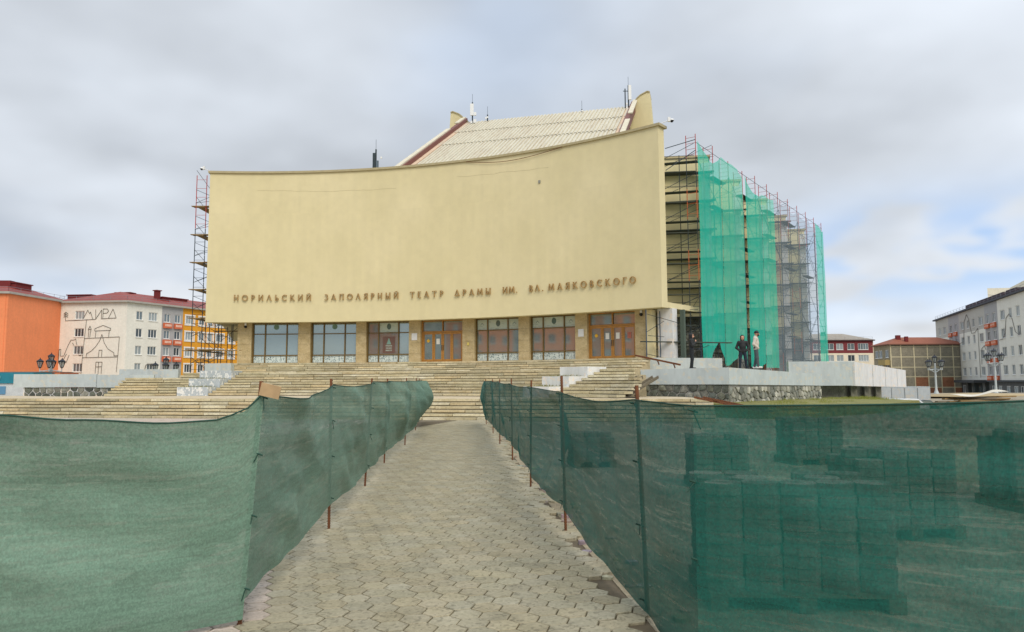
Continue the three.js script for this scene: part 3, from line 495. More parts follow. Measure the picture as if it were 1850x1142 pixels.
        if (mid > 30 ? i > 0 : i === 1) { note('paper_notice', 0.26, 0.4, i === 3 ? 0xb06a5a : 0xdedfd8, 1.5); }
        x += tw * k2;
      });
    }
  }
  const pl = (a, y, w, h, hex) => onArc('wall_plaque', box(w, h, 0.04), mat(hex, { roughness: 0.4 }), t, GR - 0.31, a, y);
  pl(14.95, 4.85, 0.42, 0.5, 0xdcdfe0); pl(31.85, 4.75, 0.4, 0.5, 0xd9dcdc); pl(20.5, 4.25, 0.13, 0.2, 0xd8c76a);
  // saw-tooth flank on the right: five tall piers
  const Y1 = 17.1, teeth = [[13.7, -49.9], [17.75, -56.1], [22.0, -62.2], [26.0, -68.5], [30.3, -74.9]];
  const dirF = [Math.cos(dg(14)), Math.sin(dg(14))];
  teeth.forEach(([x, z], i) => {
    const w = i ? 3.4 : 4.2, l = [x - dirF[0] * w, z - dirF[1] * w * 0 - 0.5], pr = [[l[0], l[1]], [x, z], [x + 1.2, z - 6.2], [l[0], z - 7]];
    const wall = mesh('flank_pier', prism(pr, 5.9, Y1), M.facadeSide, t);
    mesh('pier_cap', prism(pr.map(([a, b], q) => [a + (q === 1 || q === 2 ? 0.12 : -0.05), b + (q < 2 ? 0.12 : 0)]), Y1 + 0.003, Y1 + 0.16), M.coping, wall);
    mesh('pilaster', prism([[x - 0.5, z + 0.02], [x + 0.06, z + 0.14], [x + 0.1, z - 0.5], [x - 0.5, z - 0.4]], 1.9, Y1 - 0.4), M.white, wall);
    const sw = [[l[0] + 0.3, l[1] - 0.4], [x - 0.2, z - 0.3], [x + 0.7, z - 6.3], [l[0], z - 7]];
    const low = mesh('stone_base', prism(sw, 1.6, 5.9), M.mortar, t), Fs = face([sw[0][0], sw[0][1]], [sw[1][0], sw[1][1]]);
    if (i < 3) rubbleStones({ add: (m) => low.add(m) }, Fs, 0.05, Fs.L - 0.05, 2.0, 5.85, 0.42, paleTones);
  });
  onArc('side_wall', box(1.0, 3.1, 0.6, 0, 1.55, 0), M.white, t, GR + 0.2, 39.6, 2.9);
  onArc('side_door', box(0.26, 3.0, 0.2, 0, 1.5, 0), mat(0x4c5a50), t, GR + 0.3, 40.9, 2.9);
  onArc('corner_column', box(0.42, 3.05, 0.42, 0, 1.52, 0), M.facadeSide, t, GR - 0.35, 38.5, 2.9);
  // body behind
  mesh('auditorium_wall', prism([arc(FR + 0.72, A1 + 0.3), ...[5, 15, 25, 35].map((a) => arc(FR + 0.72, a)), arc(FR + 0.72, A2 - 0.4), [12.4, -57], [26, -80], [0, -92], [-32, -84], [-24.5, -62]].map((p) => p), 6.36, 15.9), M.facadeSide, t);
  mesh('foyer_wall', prism([arc(GR + 3, -3), arc(GR + 3, 10), arc(GR + 3, 25), arc(GR + 3, 38), [11, -56], [24, -78], [0, -90], [-28, -80]], 1.6, 6.0), M.facadeSide, t);
  // tall roof: three courses of corrugated sheets between raised rake walls
  const RL = V(-4.67, 29.2, -76.5), RRt = V(12.12, 29.2, -72.0), e = RRt.clone().sub(RL), Wd = e.length(); e.normalize();
  const back = V(e.z, 0, -e.x).normalize(), down = back.clone().multiplyScalar(-15.3).add(V(0, -9.15, 0)), Ls = down.length(); down.normalize();
  const nrm = e.clone().cross(down).normalize(); if (nrm.y < 0) nrm.negate();
  const total = 21.5, pitch = 0.36, nr = Math.round(Wd / pitch);
  const roof = mesh('roof', (() => { const g = []; const q = (a, b) => RL.clone().addScaledVector(e, a).addScaledVector(down, b).addScaledVector(nrm, -0.25); const A = q(0, 0.1), B = q(Wd, 0.1), C = q(Wd, total), D = q(0, total); const b = new THREE.BufferGeometry(); b.setAttribute('position', new THREE.Float32BufferAttribute([A, B, C, A, C, D].flatMap((p) => [p.x, p.y, p.z]), 3)); b.computeVertexNormals(); return buv(b); })(), M.coping, t);
  [[0, 5.2], [5.0, 10.6], [10.4, total]].forEach(([d0, d1], ci) => {
    const pos = [], uv = []; const prof = [[0, 0], [0.2, 0], [0.3, 0.1], [0.8, 0.1], [0.9, 0]];
    for (let i = 0; i < nr; i++) for (let k2 = 0; k2 < 5; k2++) {
      const a = [(i + prof[k2][0]) * Wd / nr, prof[k2][1]], b = k2 < 4 ? [(i + prof[k2 + 1][0]) * Wd / nr, prof[k2 + 1][1]] : [(i + 1) * Wd / nr, 0], o = 0.02 * (2 - ci);
      const q = (p, d, lift) => RL.clone().addScaledVector(e, p[0]).addScaledVector(down, d).addScaledVector(nrm, p[1] + lift);
      [[a, d0, 0], [b, d0, 0], [b, d1, 0.03], [a, d0, 0], [b, d1, 0.03], [a, d1, 0.03]].forEach(([p, d, l]) => { const v = q(p, d, o + l); pos.push(v.x, v.y, v.z); uv.push(p[0], d); });
    }
    const b = new THREE.BufferGeometry(); b.setAttribute('position', new THREE.Float32BufferAttribute(pos, 3)); b.setAttribute('uv', new THREE.Float32BufferAttribute(uv, 2)); b.computeVertexNormals(); mesh('roof_sheet', b, M.roofSheet, roof);
  });
  // rakes: maroon flashing along each side, pale coping above it with missing lengths
  const rk = (side) => {
    const o = side < 0 ? 0 : Wd, q = (a, d, l) => RL.clone().addScaledVector(e, o + a * side).addScaledVector(down, d).addScaledVector(nrm, l);
    const slabb = (nm, a0, a1, d0, d1, l0, l1, m) => { const p = [q(a0, d0, l0), q(a1, d0, l0), q(a1, d1, l0), q(a0, d1, l0), q(a0, d0, l1), q(a1, d0, l1), q(a1, d1, l1), q(a0, d1, l1)]; const f = [[4, 5, 6], [4, 6, 7], [0, 2, 1], [0, 3, 2], [0, 1, 5], [0, 5, 4], [1, 2, 6], [1, 6, 5], [2, 3, 7], [2, 7, 6], [3, 0, 4], [3, 4, 7]]; const b = new THREE.BufferGeometry(); b.setAttribute('position', new THREE.Float32BufferAttribute(f.flat().flatMap((i) => [p[i].x, p[i].y, p[i].z]), 3)); b.computeVertexNormals(); mesh(nm, buv(b), m, t); };
    slabb('rake_flashing', 0.06, 0.45, -0.4, total, -0.5, 0.5, M.maroon);
    const runs = side < 0 ? [[-0.5, 2.4], [5.2, 12.0], [12.02, total]] : [[-0.6, 6.2], [9, total]];
    for (const [d0, d1] of runs) slabb('rake_coping', 0.22, 0.66, d0, d1, 0.503, 0.62, mat(0xe4ddc6, { map: grain }));
    slabb('rake_edge', -0.35, 0.055, 0, total, 0.0, 0.14, mat(0xe3c9ad, { map: grain }));
  };
  rk(-1); rk(1);
  // wings that rise past the ridge
  const wing = (side) => {
    const o = side < 0 ? RL : RRt, pts = [[-0.1, -14], [-0.1, 0.1], [0.35, 0.25], [0.6, 0.75], [0.95, 1.05], [1.65, 1.38], [1.9, 1.3], [2.2, -3], [2.9, -14]].map(([a, b]) => [a * side, b]); if (side > 0) pts.reverse();
    const g = extrude(poly(pts), 2.2); const m = mesh('roof_wing', g, M.facadeSide, t); m.position.copy(o).addScaledVector(back, 2.1); m.rotation.y = Math.atan2(-e.z, e.x);
    const cp = pts.filter((p) => p[1] > -1); const c = mesh('wing_coping', merge(cp.slice(1).map((p, i) => beam([cp[i][0], cp[i][1] + 0.05, 1.1], [p[0], p[1] + 0.05, 1.1], 2.4, 0.1))), M.coping, m);
  };
  wing(-1); wing(1);
  mesh('tower_wall', prism([[RL.x - 0.5, RL.z - 0.4], [RRt.x + 0.4, RRt.z - 0.4], [RRt.x + 3, RRt.z - 14], [RL.x + 2, RL.z - 14]], 15.95, 28.7), M.facadeSide, t);
  rebase(t, [-6, 1.6, -55]);
}

// ------------------------------------------------------------------ scaffolding
function ladderFrame(w, h, rungs) { const g = [bar([0, 0, 0], [0, h, 0], 0.026, 6), bar([w, 0, 0], [w, h, 0], 0.026, 6)]; for (let i = 0; i < rungs; i++) { const y = (i + 0.5) * h / rungs; g.push(bar([0.02, y, 0], [w - 0.02, y, 0], 0.014, 5)); } return merge(g); }
const frameGeo = ladderFrame(0.65, 2.0, 3), topFrameGeo = ladderFrame(0.65, 1.6, 4);
const clothGrid = (P, nu, nv) => {                                     // P(s,t) -> [x,y,z]; uv in metres
  const pos = [], uv = [], idx = [], p0 = P(0, 0), p1 = P(1, 0), p2 = P(0, 1), U = Math.hypot(p1[0] - p0[0], p1[2] - p0[2]), H = Math.abs(p2[1] - p0[1]);
  for (let j = 0; j <= nv; j++) for (let i = 0; i <= nu; i++) { pos.push(...P(i / nu, j / nv)); uv.push(i / nu * U, j / nv * H); }
  for (let j = 0; j < nv; j++) for (let i = 0; i < nu; i++) { const a = j * (nu + 1) + i; idx.push(a, a + 1, a + nu + 2, a, a + nu + 2, a + nu + 1); }
  const g = new THREE.BufferGeometry(); g.setAttribute('position', new THREE.Float32BufferAttribute(pos, 3)); g.setAttribute('uv', new THREE.Float32BufferAttribute(uv, 2)); g.setIndex(idx); g.computeVertexNormals(); return g;
};
{
  const t = thing('scaffolding', 'tall frame scaffold with dark plank decks along the theatre flank', 'scaffolding');
  const A = [11.86, -46.06], B = [31.3, -73.1], F = face(A, B), bays = 11, bl = F.L / bays, y0 = 1.95, W = 0.65;
  const put = (nm, g, m, s, y, o = 0, yaw = 0) => { const q = onFace(nm, g, m, t, F, s, y, o); q.rotation.y += yaw; return q; };
  for (let i = 0; i <= bays; i++) {
    for (let k = 0; k < 7; k++) {
      const h = hash(i, k, 12), c = (i === 0 && (k === 3 || k === 5)) || (i === 5 && k < 3) || (i === 6 && (k === 0 || k === 4)) || (i === 8 && (k === 1 || k === 3)) || (i === 4 && k === 4) ? M.orangeSteel : h < 0.12 ? M.blueSteel : M.darkSteel;
      put('ladder_frame', frameGeo, k === 6 && i % 2 ? M.redSteel : c, i * bl, y0 + 2 * k, 0, Math.PI / 2);
    }
    put('guard_frame', topFrameGeo, M.redSteel, i * bl, y0 + 14, 0, Math.PI / 2).scale.y = i === 3 || i === 2 ? 0.75 : 0.95;
  }
  for (let i = 0; i < bays; i++) for (let k = 0; k < 8; k++) {
    const s0 = i * bl, s1 = s0 + bl, y = y0 + 2 * k, b = (nm, ya, yb, o, r) => put(nm, bar([0, ya, o], [bl, yb, o], r, 5), M.darkSteel, s0, 0);
    if (k < 7) { const flip = (i + k) % 2; b('brace', flip ? y : y + 2, flip ? y + 2 : y, 0.03, 0.016); if (hash(i, k, 5) < 0.6) b('brace', flip ? y + 2 : y, flip ? y : y + 2, -W - 0.03, 0.016); }
    b('ledger', y + 0.95, y + 0.95, 0.035, 0.015);
    if (k > 0 && i % 2 === 1 && hash(i, k, 44) < 0.55) put('deck_board', box(bl * 0.8, 0.055, 0.5), M.plankDark, s0 + bl / 2, y - 0.5, -0.33);
  }
  // return section between facade and first pier: decks a metre out of step with the flank
  const Fr = face([8.2, -46.6], [11.7, -46.15]);
  for (const s of [0.2, 1.4]) for (let k = 0; k < 7; k++) { const m = onFace('ladder_frame', frameGeo, M.darkSteel, t, Fr, s, 2.9 + 2 * k, -0.3); m.rotation.y += Math.PI / 2; }
  for (let k = 0; k < 7; k++) {
    onFace('deck_board', box(3.9, 0.06, 0.28), M.plankDark, t, Fr, 1.75, 3.1 + 2 * k, -0.35); onFace('deck_board', box(3.8, 0.06, 0.28), M.plankDark, t, Fr, 1.8, 3.12 + 2 * k, -0.66);
    onFace('brace', bar([0, 0, 0], [3.4, 1.7, 0], 0.018, 5), M.darkSteel, t, Fr, 0.2, 3.2 + 2 * k, -0.1);
    onFace('ledger', bar([0, 0, 0], [3.4, 0, 0], 0.016, 5), M.darkSteel, t, Fr, 0.2, 4.1 + 2 * k, -0.1);
    const p = Fr.pt(0.8, 4.15 + 2 * k, -0.6), q = F.pt(1.2, 4.0 + 2 * k, -0.35); mesh('deck_board', beam([p[0], p[1], p[2] - 1.6], q, 0.5, 0.06), M.plankDark, t);
  }
  // decks in front of each saw-tooth pier, parallel to the facade
  [[13.7, -49.9], [17.75, -56.1], [22.0, -62.2], [26.0, -68.5], [30.3, -74.9]].forEach(([x, z], i) => {
    const c = Math.cos(dg(13)), s = Math.sin(dg(13)), R = [x + 0.15, z + 0.8], L2 = [R[0] - 4.6 * c, R[1] - 4.6 * s], D = face(L2, R);
    for (let k = 0; k < 7; k++) { const y = 3.9 + 2 * k + (i % 2 ? 0.9 : 0) - 0.1 * i; if (y > 16.6) continue; onFace('deck_board', box(4.7, 0.07, 0.3), M.plankDark, t, D, 2.3 + rr(-0.15, 0.15), y, -0.1); onFace('deck_board', box(4.5, 0.07, 0.3), M.plankDark, t, D, 2.25, y + 0.012, -0.43); onFace('brace', bar([0, 0, 0], [4.4, 1.8, 0], 0.016, 5), M.darkSteel, t, D, 0.1, y, 0.08); onFace('ledger', bar([0, 0, 0], [4.5, 0, 0], 0.016, 5), M.darkSteel, t, D, 0.1, y + 1, 0.08); }
    for (const q of [0.3, 2.3]) onFace('standard', bar([0, 0, 0], [0, 15.2, 0], 0.03, 6), M.darkSteel, t, D, q, 1.95, 0.06);
  });
  // low bay at the doors
  const Fl = face([8.0, -43.6], [11.2, -44.6]);
  for (const s of [0, 1.3]) { onFace('standard', bar([0, 0, 0], [0, 3.4, 0], 0.03, 6), M.blueSteel, t, Fl, s, 2.45, s ? -0.7 : 0); }
  onFace('deck_board', box(6.2, 0.06, 0.3), M.plankDark, t, Fl, 2.9, 3.95, -0.3);
  for (const [a, b, c, d] of [[0, 3.2, 3.6, 2.5], [0, 4.5, 1.3, 5.2], [0, 5.6, 3.2, 4.9], [1.3, 2.6, 4.4, 3.8], [0.1, 4.3, 1.3, 4.25]]) onFace('brace', bar([a, b, 0], [c, d, -0.2], 0.017, 5), M.darkSteel, t, Fl, 0, 0, 0);
  // guard rails from the facade corner to the top frames
  const q0 = F.pt(0, 17.1, 0), f0 = arc(FR + 0.8, 40); mesh('guard_rail', bar([f0[0] + 0.4, 16.1, f0[1] - 0.8], q0, 0.025), M.darkSteel, t); mesh('guard_rail', bar([f0[0] + 0.4, 14.7, f0[1] - 0.8], [q0[0], 16.4, q0[2]], 0.025), M.darkSteel, t);
  rebase(t, [20, y0, -60]);
  // nets hung on the outer posts
  const net = (label, m, s0, s1, topY, sag, botFn, o, gq) => {
    const P = (s, v) => { const ss = lerp(s0, s1, s), top = topY(s) - sag * Math.sin(Math.PI * s), bot = botFn(s), y = lerp(top, bot, v); const w = 0.1 * Math.sin(s * 7 + v * 2 + s0) * Math.sin(Math.PI * s) + 0.05 * (vn(ss * 1.4, y * 0.35, 999, 3) - 0.5) + 0.12 * Math.sin(Math.PI * s) + 0.045 * Math.sin(ss * 5.5 + 0.6 * Math.sin(y * 0.8)) * (0.4 + 0.6 * v); return F.pt(ss, y, 0.1 + o + w); };
    one('debris_net', clothGrid(P, 36, 40), m, label, 'net', gq);
  };
  const tp = (a, b) => (s) => lerp(a, b, s);
  net('bright green debris net nearest the theatre facade with a notched hem', M.teal, 0.05, bl * 1.42, tp(17.0, 17.0), 0.9, (s) => 2.7 + 1.5 * Math.max(0, 1 - Math.abs(s - 0.6) / 0.32), 0);
  net('pale green debris net next to the notched one', M.tealLight, bl * 1.42, bl * 2.9, tp(17.0, 16.6), 0.05, (s) => 2.6 + 0.9 * Math.max(0, 1 - Math.abs(s - 0.55) / 0.5), 0.02);
  net('strong green debris net in the middle of the scaffold', M.teal, bl * 3.1, bl * 4.4, tp(16.8, 16.2), 0.7, (s) => 2.6 + 0.9 * Math.max(0, s - 0.55), 0);
  net('thin green debris net between the strong green and grey nets', M.tealLight, bl * 4.4, bl * 5.45, tp(16.2, 16.4), 0.1, () => 2.6, 0.02);
  for (let i = 0; i < 4; i++) net(['grey debris net beside the thin green net', 'grey debris net, second along from the thin green net', 'grey debris net, third along from the thin green net', 'grey debris net next to the narrow green net'][i], M.greyNet, bl * (5.5 + i * 1.15), bl * (5.5 + (i + 1) * 1.15), tp(16.8, 16.8), 0.55, () => 2.2, 0, 'grey nets on the scaffold');
  net('narrow green debris net at the far end of the scaffold', M.teal, bl * 10.1, bl * 11.05, tp(17, 16.6), 0.4, () => 2.3, 0.02);
}
{
  const t = thing('scaffolding', 'narrow scaffold with pale wooden decks beside the left end of the facade', 'scaffolding');
  const xs = [-23.6, -22.85], zs = [-53.9, -56.3, -58.8];
  for (const z of zs) for (let k = 0; k < 8; k++) { const m = mesh('ladder_frame', frameGeo, k === 7 || k === 6 && z > -55 ? M.redSteel : M.darkSteel, t); m.position.set(xs[0], 0.9 + 2.03 * k, z); m.scale.x = 1.15; m.scale.y = 1.0; }
  for (const y of [14.77, 12.62, 10.53, 8.5, 6.36, 4.02]) for (const o of [0, 0.3]) { mesh('deck_board', box(1.7 + o * 0.6, 0.05, 0.26), M.plank, t).position.set(-23.1 + o * 0.4, y + o * 0.03, -54.0 - o); mesh('deck_board', box(0.28, 0.05, 4.9), M.plank, t).position.set(-23.4 + o, y - 0.06, -56.3); }
  for (let k = 0; k < 15; k++) { const y = 2 + k; mesh('brace', bar([xs[0], y, -53.85], [xs[1] + 0.3, y + (k % 2 ? 0.45 : -0.45), -53.85], 0.016, 5), M.darkSteel, t); mesh('brace', bar([xs[0] - 0.03, y, k % 2 ? zs[0] : zs[2]], [xs[0] - 0.03, y + 1.5, k % 2 ? zs[2] : zs[0]], 0.016, 5), M.darkSteel, t); }
  // lower bays under the soffit
  for (const [x, z] of [[-22.5, -54.4], [-22.2, -55.9], [-21.9, -54.6], [-21.3, -55.6], [-20.9, -54.8], [-20.55, -56.2], [-20.2, -55.3]]) mesh('standard', bar([x, 2.3, z], [x, 5.96, z], 0.028, 6), M.darkSteel, t);
  for (const [a, b, c, d] of [[-22.5, 3.1, -20.3, 4.6], [-22.4, 4.7, -20.4, 3.2], [-22.5, 5.6, -20.4, 4.5], [-22.2, 4.3, -20.6, 5.7], [-23.5, 2.9, -21.6, 3.8], [-23.2, 5.4, -22, 4.1]]) mesh('brace', bar([a, b, -54.6], [c, d, -54.9], 0.016, 5), M.darkSteel, t);
  mesh('deck_board', box(4.4, 0.06, 0.28), M.plank, t).position.set(-22.2, 3.98, -54.35); mesh('deck_board', box(2.4, 0.06, 0.5), M.plank, t).position.set(-21.2, 3.7, -55.6); mesh('deck_board', box(2.0, 0.06, 0.5), M.plank, t).position.set(-21.6, 5.5, -55.6);
  rebase(t, [-23, 0.9, -56]);
  one('debris_net', clothGrid((s, v) => [lerp(-23.55, -22.3, s), lerp(17.0 - 2.1 * Math.pow(s, 0.8), 6.2, v), -58.9 + 0.12 * Math.sin(s * 6 + v * 4)], 10, 24), M.greyNet, 'grey debris net behind the left scaffold', 'net');
  one('debris_net', clothGrid((s, v) => [lerp(-21.3, -20.2, s), lerp(5.9, 2.7, v), -57.2 + 0.1 * Math.sin(s * 8 + v * 3)], 8, 12), M.teal, 'small green debris net under the soffit by the left scaffold', 'net');
  one('gate_panel', box(0.9, 2.7, 0.08, -19.6, 3.9, -56.6), mat(0x55606a, { map: grain }), 'dark grey door panel under the soffit beside the first pier', 'door');
}
// ------------------------------------------------------------------ green mesh fences along the path
const pick = (t, s) => { for (let i = 1; i < t.length; i++) if (s <= t[i][0]) return lerp(t[i - 1][1], t[i][1], sstep(0, 1, (s - t[i - 1][0]) / (t[i][0] - t[i - 1][0]))); return t[t.length - 1][1]; };
function fence(label, m, stakes, panels, away) {
  const t = thing('mesh_fence', label, 'fence');
  stakes.forEach(([x, z, dx, top], i) => { if (!top) return;
    x += away * 0.03; z -= 0.04; const g = [bar([x, 0.0, z], [x + dx, top, z + 0.02], 0.014, 7)]; for (let k = 0; k < 60; k++) { const q = k / 60; g.push(bar([x + dx * q, top * q, z], [x + dx * (q + 0.004), top * (q + 0.006), z + 0.001], 0.0175, 6)); } mesh('rebar_stake', merge(g), M.rust, t);
  });
  panels.forEach(({ i, j, t0, t1, b0, b1, sag, lift = 0, bulge = 0, flat = 1, line }, pi) => {
    const A = stakes[i], B = stakes[j], L = Math.hypot(B[0] - A[0], B[1] - A[1]), e = [(B[0] - A[0]) / L, (B[1] - A[1]) / L], n = [-e[1], e[0]];
    const P = (s, v) => {
      const env = Math.sin(Math.PI * s), top = line ? pick(line, s) : lerp(t0, t1, s) - sag * Math.pow(env, flat), bot = lerp(b0, b1, s) + lift * env, y = lerp(top, bot, v), w = s * L;
      const wr = 0.022 * Math.sin((w * 1.3 + y * 3.1) * 2.2 + pi) * env + 0.06 * (vn(w * 1.6 + pi * 7, y * 2.3, 999, 8) - 0.5) * env + 0.014 * Math.sin(w * 2 + y * 21) * env * (1 - v) + 0.05 * (vn(w * 0.8 - y * 1.7 + 30, w * 2.5 + y * 4 + pi * 3, 999, 18) - 0.5) * env;
      const fan = (1 - Math.abs(2 * vn(w * 1.1 + y * 2.6 + pi * 5, w * 0.4 - y * 0.9 + 40, 999, 71) - 1)) ** 3 + (1 - Math.abs(2 * vn(w * 1.3 - y * 2.2 + pi * 9 + 60, w * 0.3 + y * 0.8 + 20, 999, 77) - 1)) ** 3;
      const o = 0.02 * env + 0.011 * fan * Math.pow(env, 0.6) + bulge * env * Math.sin(Math.PI * Math.min(1, 0.12 + v * 0.95)) + wr, lean = lerp(A[2], B[2], s) * y / 1.6;
      return [A[0] + e[0] * w + n[0] * o + lean, y, A[1] + e[1] * w + n[1] * o];
    };
    mesh('net_panel', clothGrid(P, Math.round(24 + L * 18), 46), m, t);
    const hem = []; const N = 30; for (let i = 0; i < N; i++) { hem.push(bar(P(i / N, 0), P((i + 1) / N, 0), 0.0055, 5)); } mesh('top_hem', merge(hem), M.hem, t);
    const tie = []; for (const v of [0.02, 0.3, 0.6, 0.95]) { const p = P(0, v); tie.push(bar([p[0] - 0.03, p[1] + 0.01, p[2]], [p[0] + 0.03, p[1] - 0.01, p[2]], 0.006, 4)); tie.push(bar(p, [p[0] + rr(-0.05, 0.05), p[1] - rr(0.05, 0.12), p[2] + 0.02], 0.004, 3)); } mesh('cable_tie', merge(tie), M.hem, t);
  });
  return t;
}
{
  const S = [[-1.76, -4.91, 0.11, 1.61], [-1.95, -8.02, 0.0, 1.64], [-2.21, -11.25, 0.09, 1.66], [-2.47, -14.43, 0.05, 1.67], [-2.66, -18.5, 0.03, 1.7], [-3.12, -24, 0.02, 1.73], [-3.72, -29.6, 0.03, 1.75], [-4.1, -3.5, 0.05, 1.6]];
  fence('pale dusty green mesh fence on rusty rebar stakes left of the path', M.netL, S, [
    { i: 7, j: 0, t0: 1.47, t1: 1.53, b0: -0.01, b1: 0.07, sag: 0.16, bulge: -0.1, line: [[0, 1.52], [0.45, 1.43], [0.62, 1.385], [0.8, 1.35], [0.89, 1.358], [0.95, 1.4], [1, 1.53]] },
    { i: 0, j: 1, t0: 1.53, t1: 1.57, b0: 0.2, b1: 0.3, sag: 0.085, bulge: -0.04 },
    { i: 1, j: 2, t0: 1.57, t1: 1.6, b0: 0.3, b1: 0.28, sag: 0.04, lift: -0.02, bulge: 0.03 },
    { i: 2, j: 3, t0: 1.61, t1: 1.62, b0: 0.28, b1: 0.26, sag: 0.02, bulge: 0.1 },
    { i: 3, j: 4, t0: 1.62, t1: 1.63, b0: 0.26, b1: 0.3, sag: 0.02, bulge: 0.22 },
    { i: 4, j: 5, t0: 1.63, t1: 1.65, b0: 0.3, b1: 0.2, sag: 0.02, bulge: 0.36 },
    { i: 5, j: 6, t0: 1.65, t1: 1.66, b0: 0.2, b1: 0.2, sag: 0.02, bulge: 0.5 }], -1);
  const R = [[0.9, -5.19, -0.05, 1.57], [0.53, -7.89, -0.03, 1.66], [0.24, -11.18, 0.02, 1.62], [-0.03, -14.83, -0.02, 1.66], [-0.35, -18.66, 0.0, 1.66], [-0.62, -22.55, -0.02, 1.68], [-1.0, -27.4, -0.03, 1.7], [3.5, -2.55, 0, 1.58], [1.05, -4.3, 0, 0]];
  fence('dark green see-through mesh fence on rusty rebar stakes right of the path', M.netR, R, [
    { i: 6, j: 5, t0: 1.62, t1: 1.62, b0: 0.3, b1: 0.3, sag: 0.01, bulge: 0.18 },
    { i: 5, j: 4, t0: 1.62, t1: 1.6, b0: 0.3, b1: 0.32, sag: 0.02, bulge: 0.02 },
    { i: 4, j: 3, t0: 1.6, t1: 1.56, b0: 0.32, b1: 0.4, sag: 0.03, bulge: 0.02 },
    { i: 3, j: 2, t0: 1.56, t1: 1.52, b0: 0.42, b1: 0.3, sag: 0.03, bulge: -0.02 },
    { i: 2, j: 1, t0: 1.52, t1: 1.49, b0: 0.3, b1: 0.3, sag: 0.02, bulge: -0.3, lift: -0.05 },
    { i: 1, j: 0, t0: 1.49, t1: 1.47, b0: 0.28, b1: 0.03, sag: 0.05, bulge: -0.06 },
    { i: 0, j: 8, t0: 1.47, t1: 1.455, b0: 0.03, b1: 0.0, sag: 0.0, bulge: 0.02 },
    { i: 8, j: 7, t0: 1.455, t1: 1.6, b0: 0.0, b1: 0.0, sag: 0.03, bulge: -0.06 }], 1);
  const c = one('cardboard_scrap', box(0.13, 0.085, 0.012), M.card, 'scrap of cardboard hooked on a rebar stake of the left fence', 'cardboard'); c.position.set(-1.6, 1.545, -4.87); c.rotation.set(0.1, 0.1, -0.25);
}
// ------------------------------------------------------------------ pallets of paving stones behind the right fence
{
  const mk = (label, x, z, turn, cols, rows, layers) => {
    const t = thing('pallet_stack', label, 'pallet', [x, 0, z], turn, 'pallets of paving stones behind the right fence'), w = cols * 0.265, d = rows * 0.27;
    const pal = []; for (let i = 0; i < 3; i++) { mesh('pallet_block', box(0.12, 0.1, d, -w / 2 + 0.06 + i * (w - 0.12) / 2, 0.055, 0), M.plankGrey, t); } for (let i = 0; i < 5; i++) mesh('pallet_board', box(w, 0.025, 0.12, 0, 0.12, -d / 2 + 0.06 + i * (d - 0.12) / 4), M.plankGrey, t);
    for (let l = 0; l < layers; l++) for (let c = 0; c < cols; c++) for (let r = 0; r < rows; r++) {
      if (l < layers - 1 && c > 0 && c < cols - 1 && r > 0 && r < rows - 1) continue; if (l === layers - 1 && hash(c, r + l * 7, Math.round(x * 10)) < 0.3) continue;
      const v = rr(0.75, 1.15), g = [...Array(8)].map((_, k) => { const an = k / 8 * 6.2832 + 0.39, rad = 0.138 + (k % 2 ? 0.008 : -0.008); return [Math.cos(an) * rad, Math.sin(an) * rad]; });
      const m = mesh('paving_stone', tint(prism(g, 0, 0.078), [0.30, 0.29, 0.26].map((q) => q * v)), M.paver, t); m.position.set(-w / 2 + 0.1325 + c * 0.265 + rr(-0.008, 0.008), 0.135 + l * 0.083, -d / 2 + 0.135 + r * 0.27 + rr(-0.01, 0.01)); m.rotation.y = rr(-0.05, 0.05);
    }
    return t;
  };
  mk('pallet of grey paving stones right behind the fence net, closest to the path', 2.05, -5.6, -0.05, 5, 3, 9);
  mk('pallet of grey paving stones behind the first pallet and further from the path', 4.0, -7.9, 0.12, 4, 3, 9);
  mk('pallet of grey paving stones far to the right of the path', 6.6, -9.4, 0.1, 4, 3, 10);
  mk('short pallet of grey paving stones between path and lower steps', 3.1, -11.3, 0.05, 3, 3, 8);
  mk('distant pallet of grey paving stones below the grass bank', 5.8, -14.5, 0.2, 4, 3, 9);
  mk('pallet of grey paving stones halfway to the lower steps beside the fence', 1.5, -14.2, 0.1, 3, 3, 6);
  // loose dug-up ground
  const heap = (nm, label, x, z, w, h, d, m) => { const g = new THREE.SphereGeometry(1, 28, 14, 0, 6.2832, 0, Math.PI / 2), p = g.attributes.position; for (let i = 0; i < p.count; i++) { const X = p.getX(i), Y = p.getY(i), Z = p.getZ(i), k = 1 + 0.5 * (fbm(X * 2 + x, Z * 2 + z, 999, 4, 6) - 0.5); p.setXYZ(i, X * w * k, Math.max(-0.05, Y * h * k * 1.1), Z * d * k); } g.computeVertexNormals(); const o = one(nm, g, m, label, 'heap'); o.position.set(x, groundY(x, z) - 0.01, z); return o; };
  heap('sand_heap', 'low sand heap behind the right fence beside the pallets', 8.4, -13, 2.4, 0.55, 1.6, M.sand);
  heap('sand_heap', 'sand and rubble heap in front of the far lamp posts', 47, -74, 6, 0.3, 2.5, mat(0xc2b292, { map: groundTex }));
}

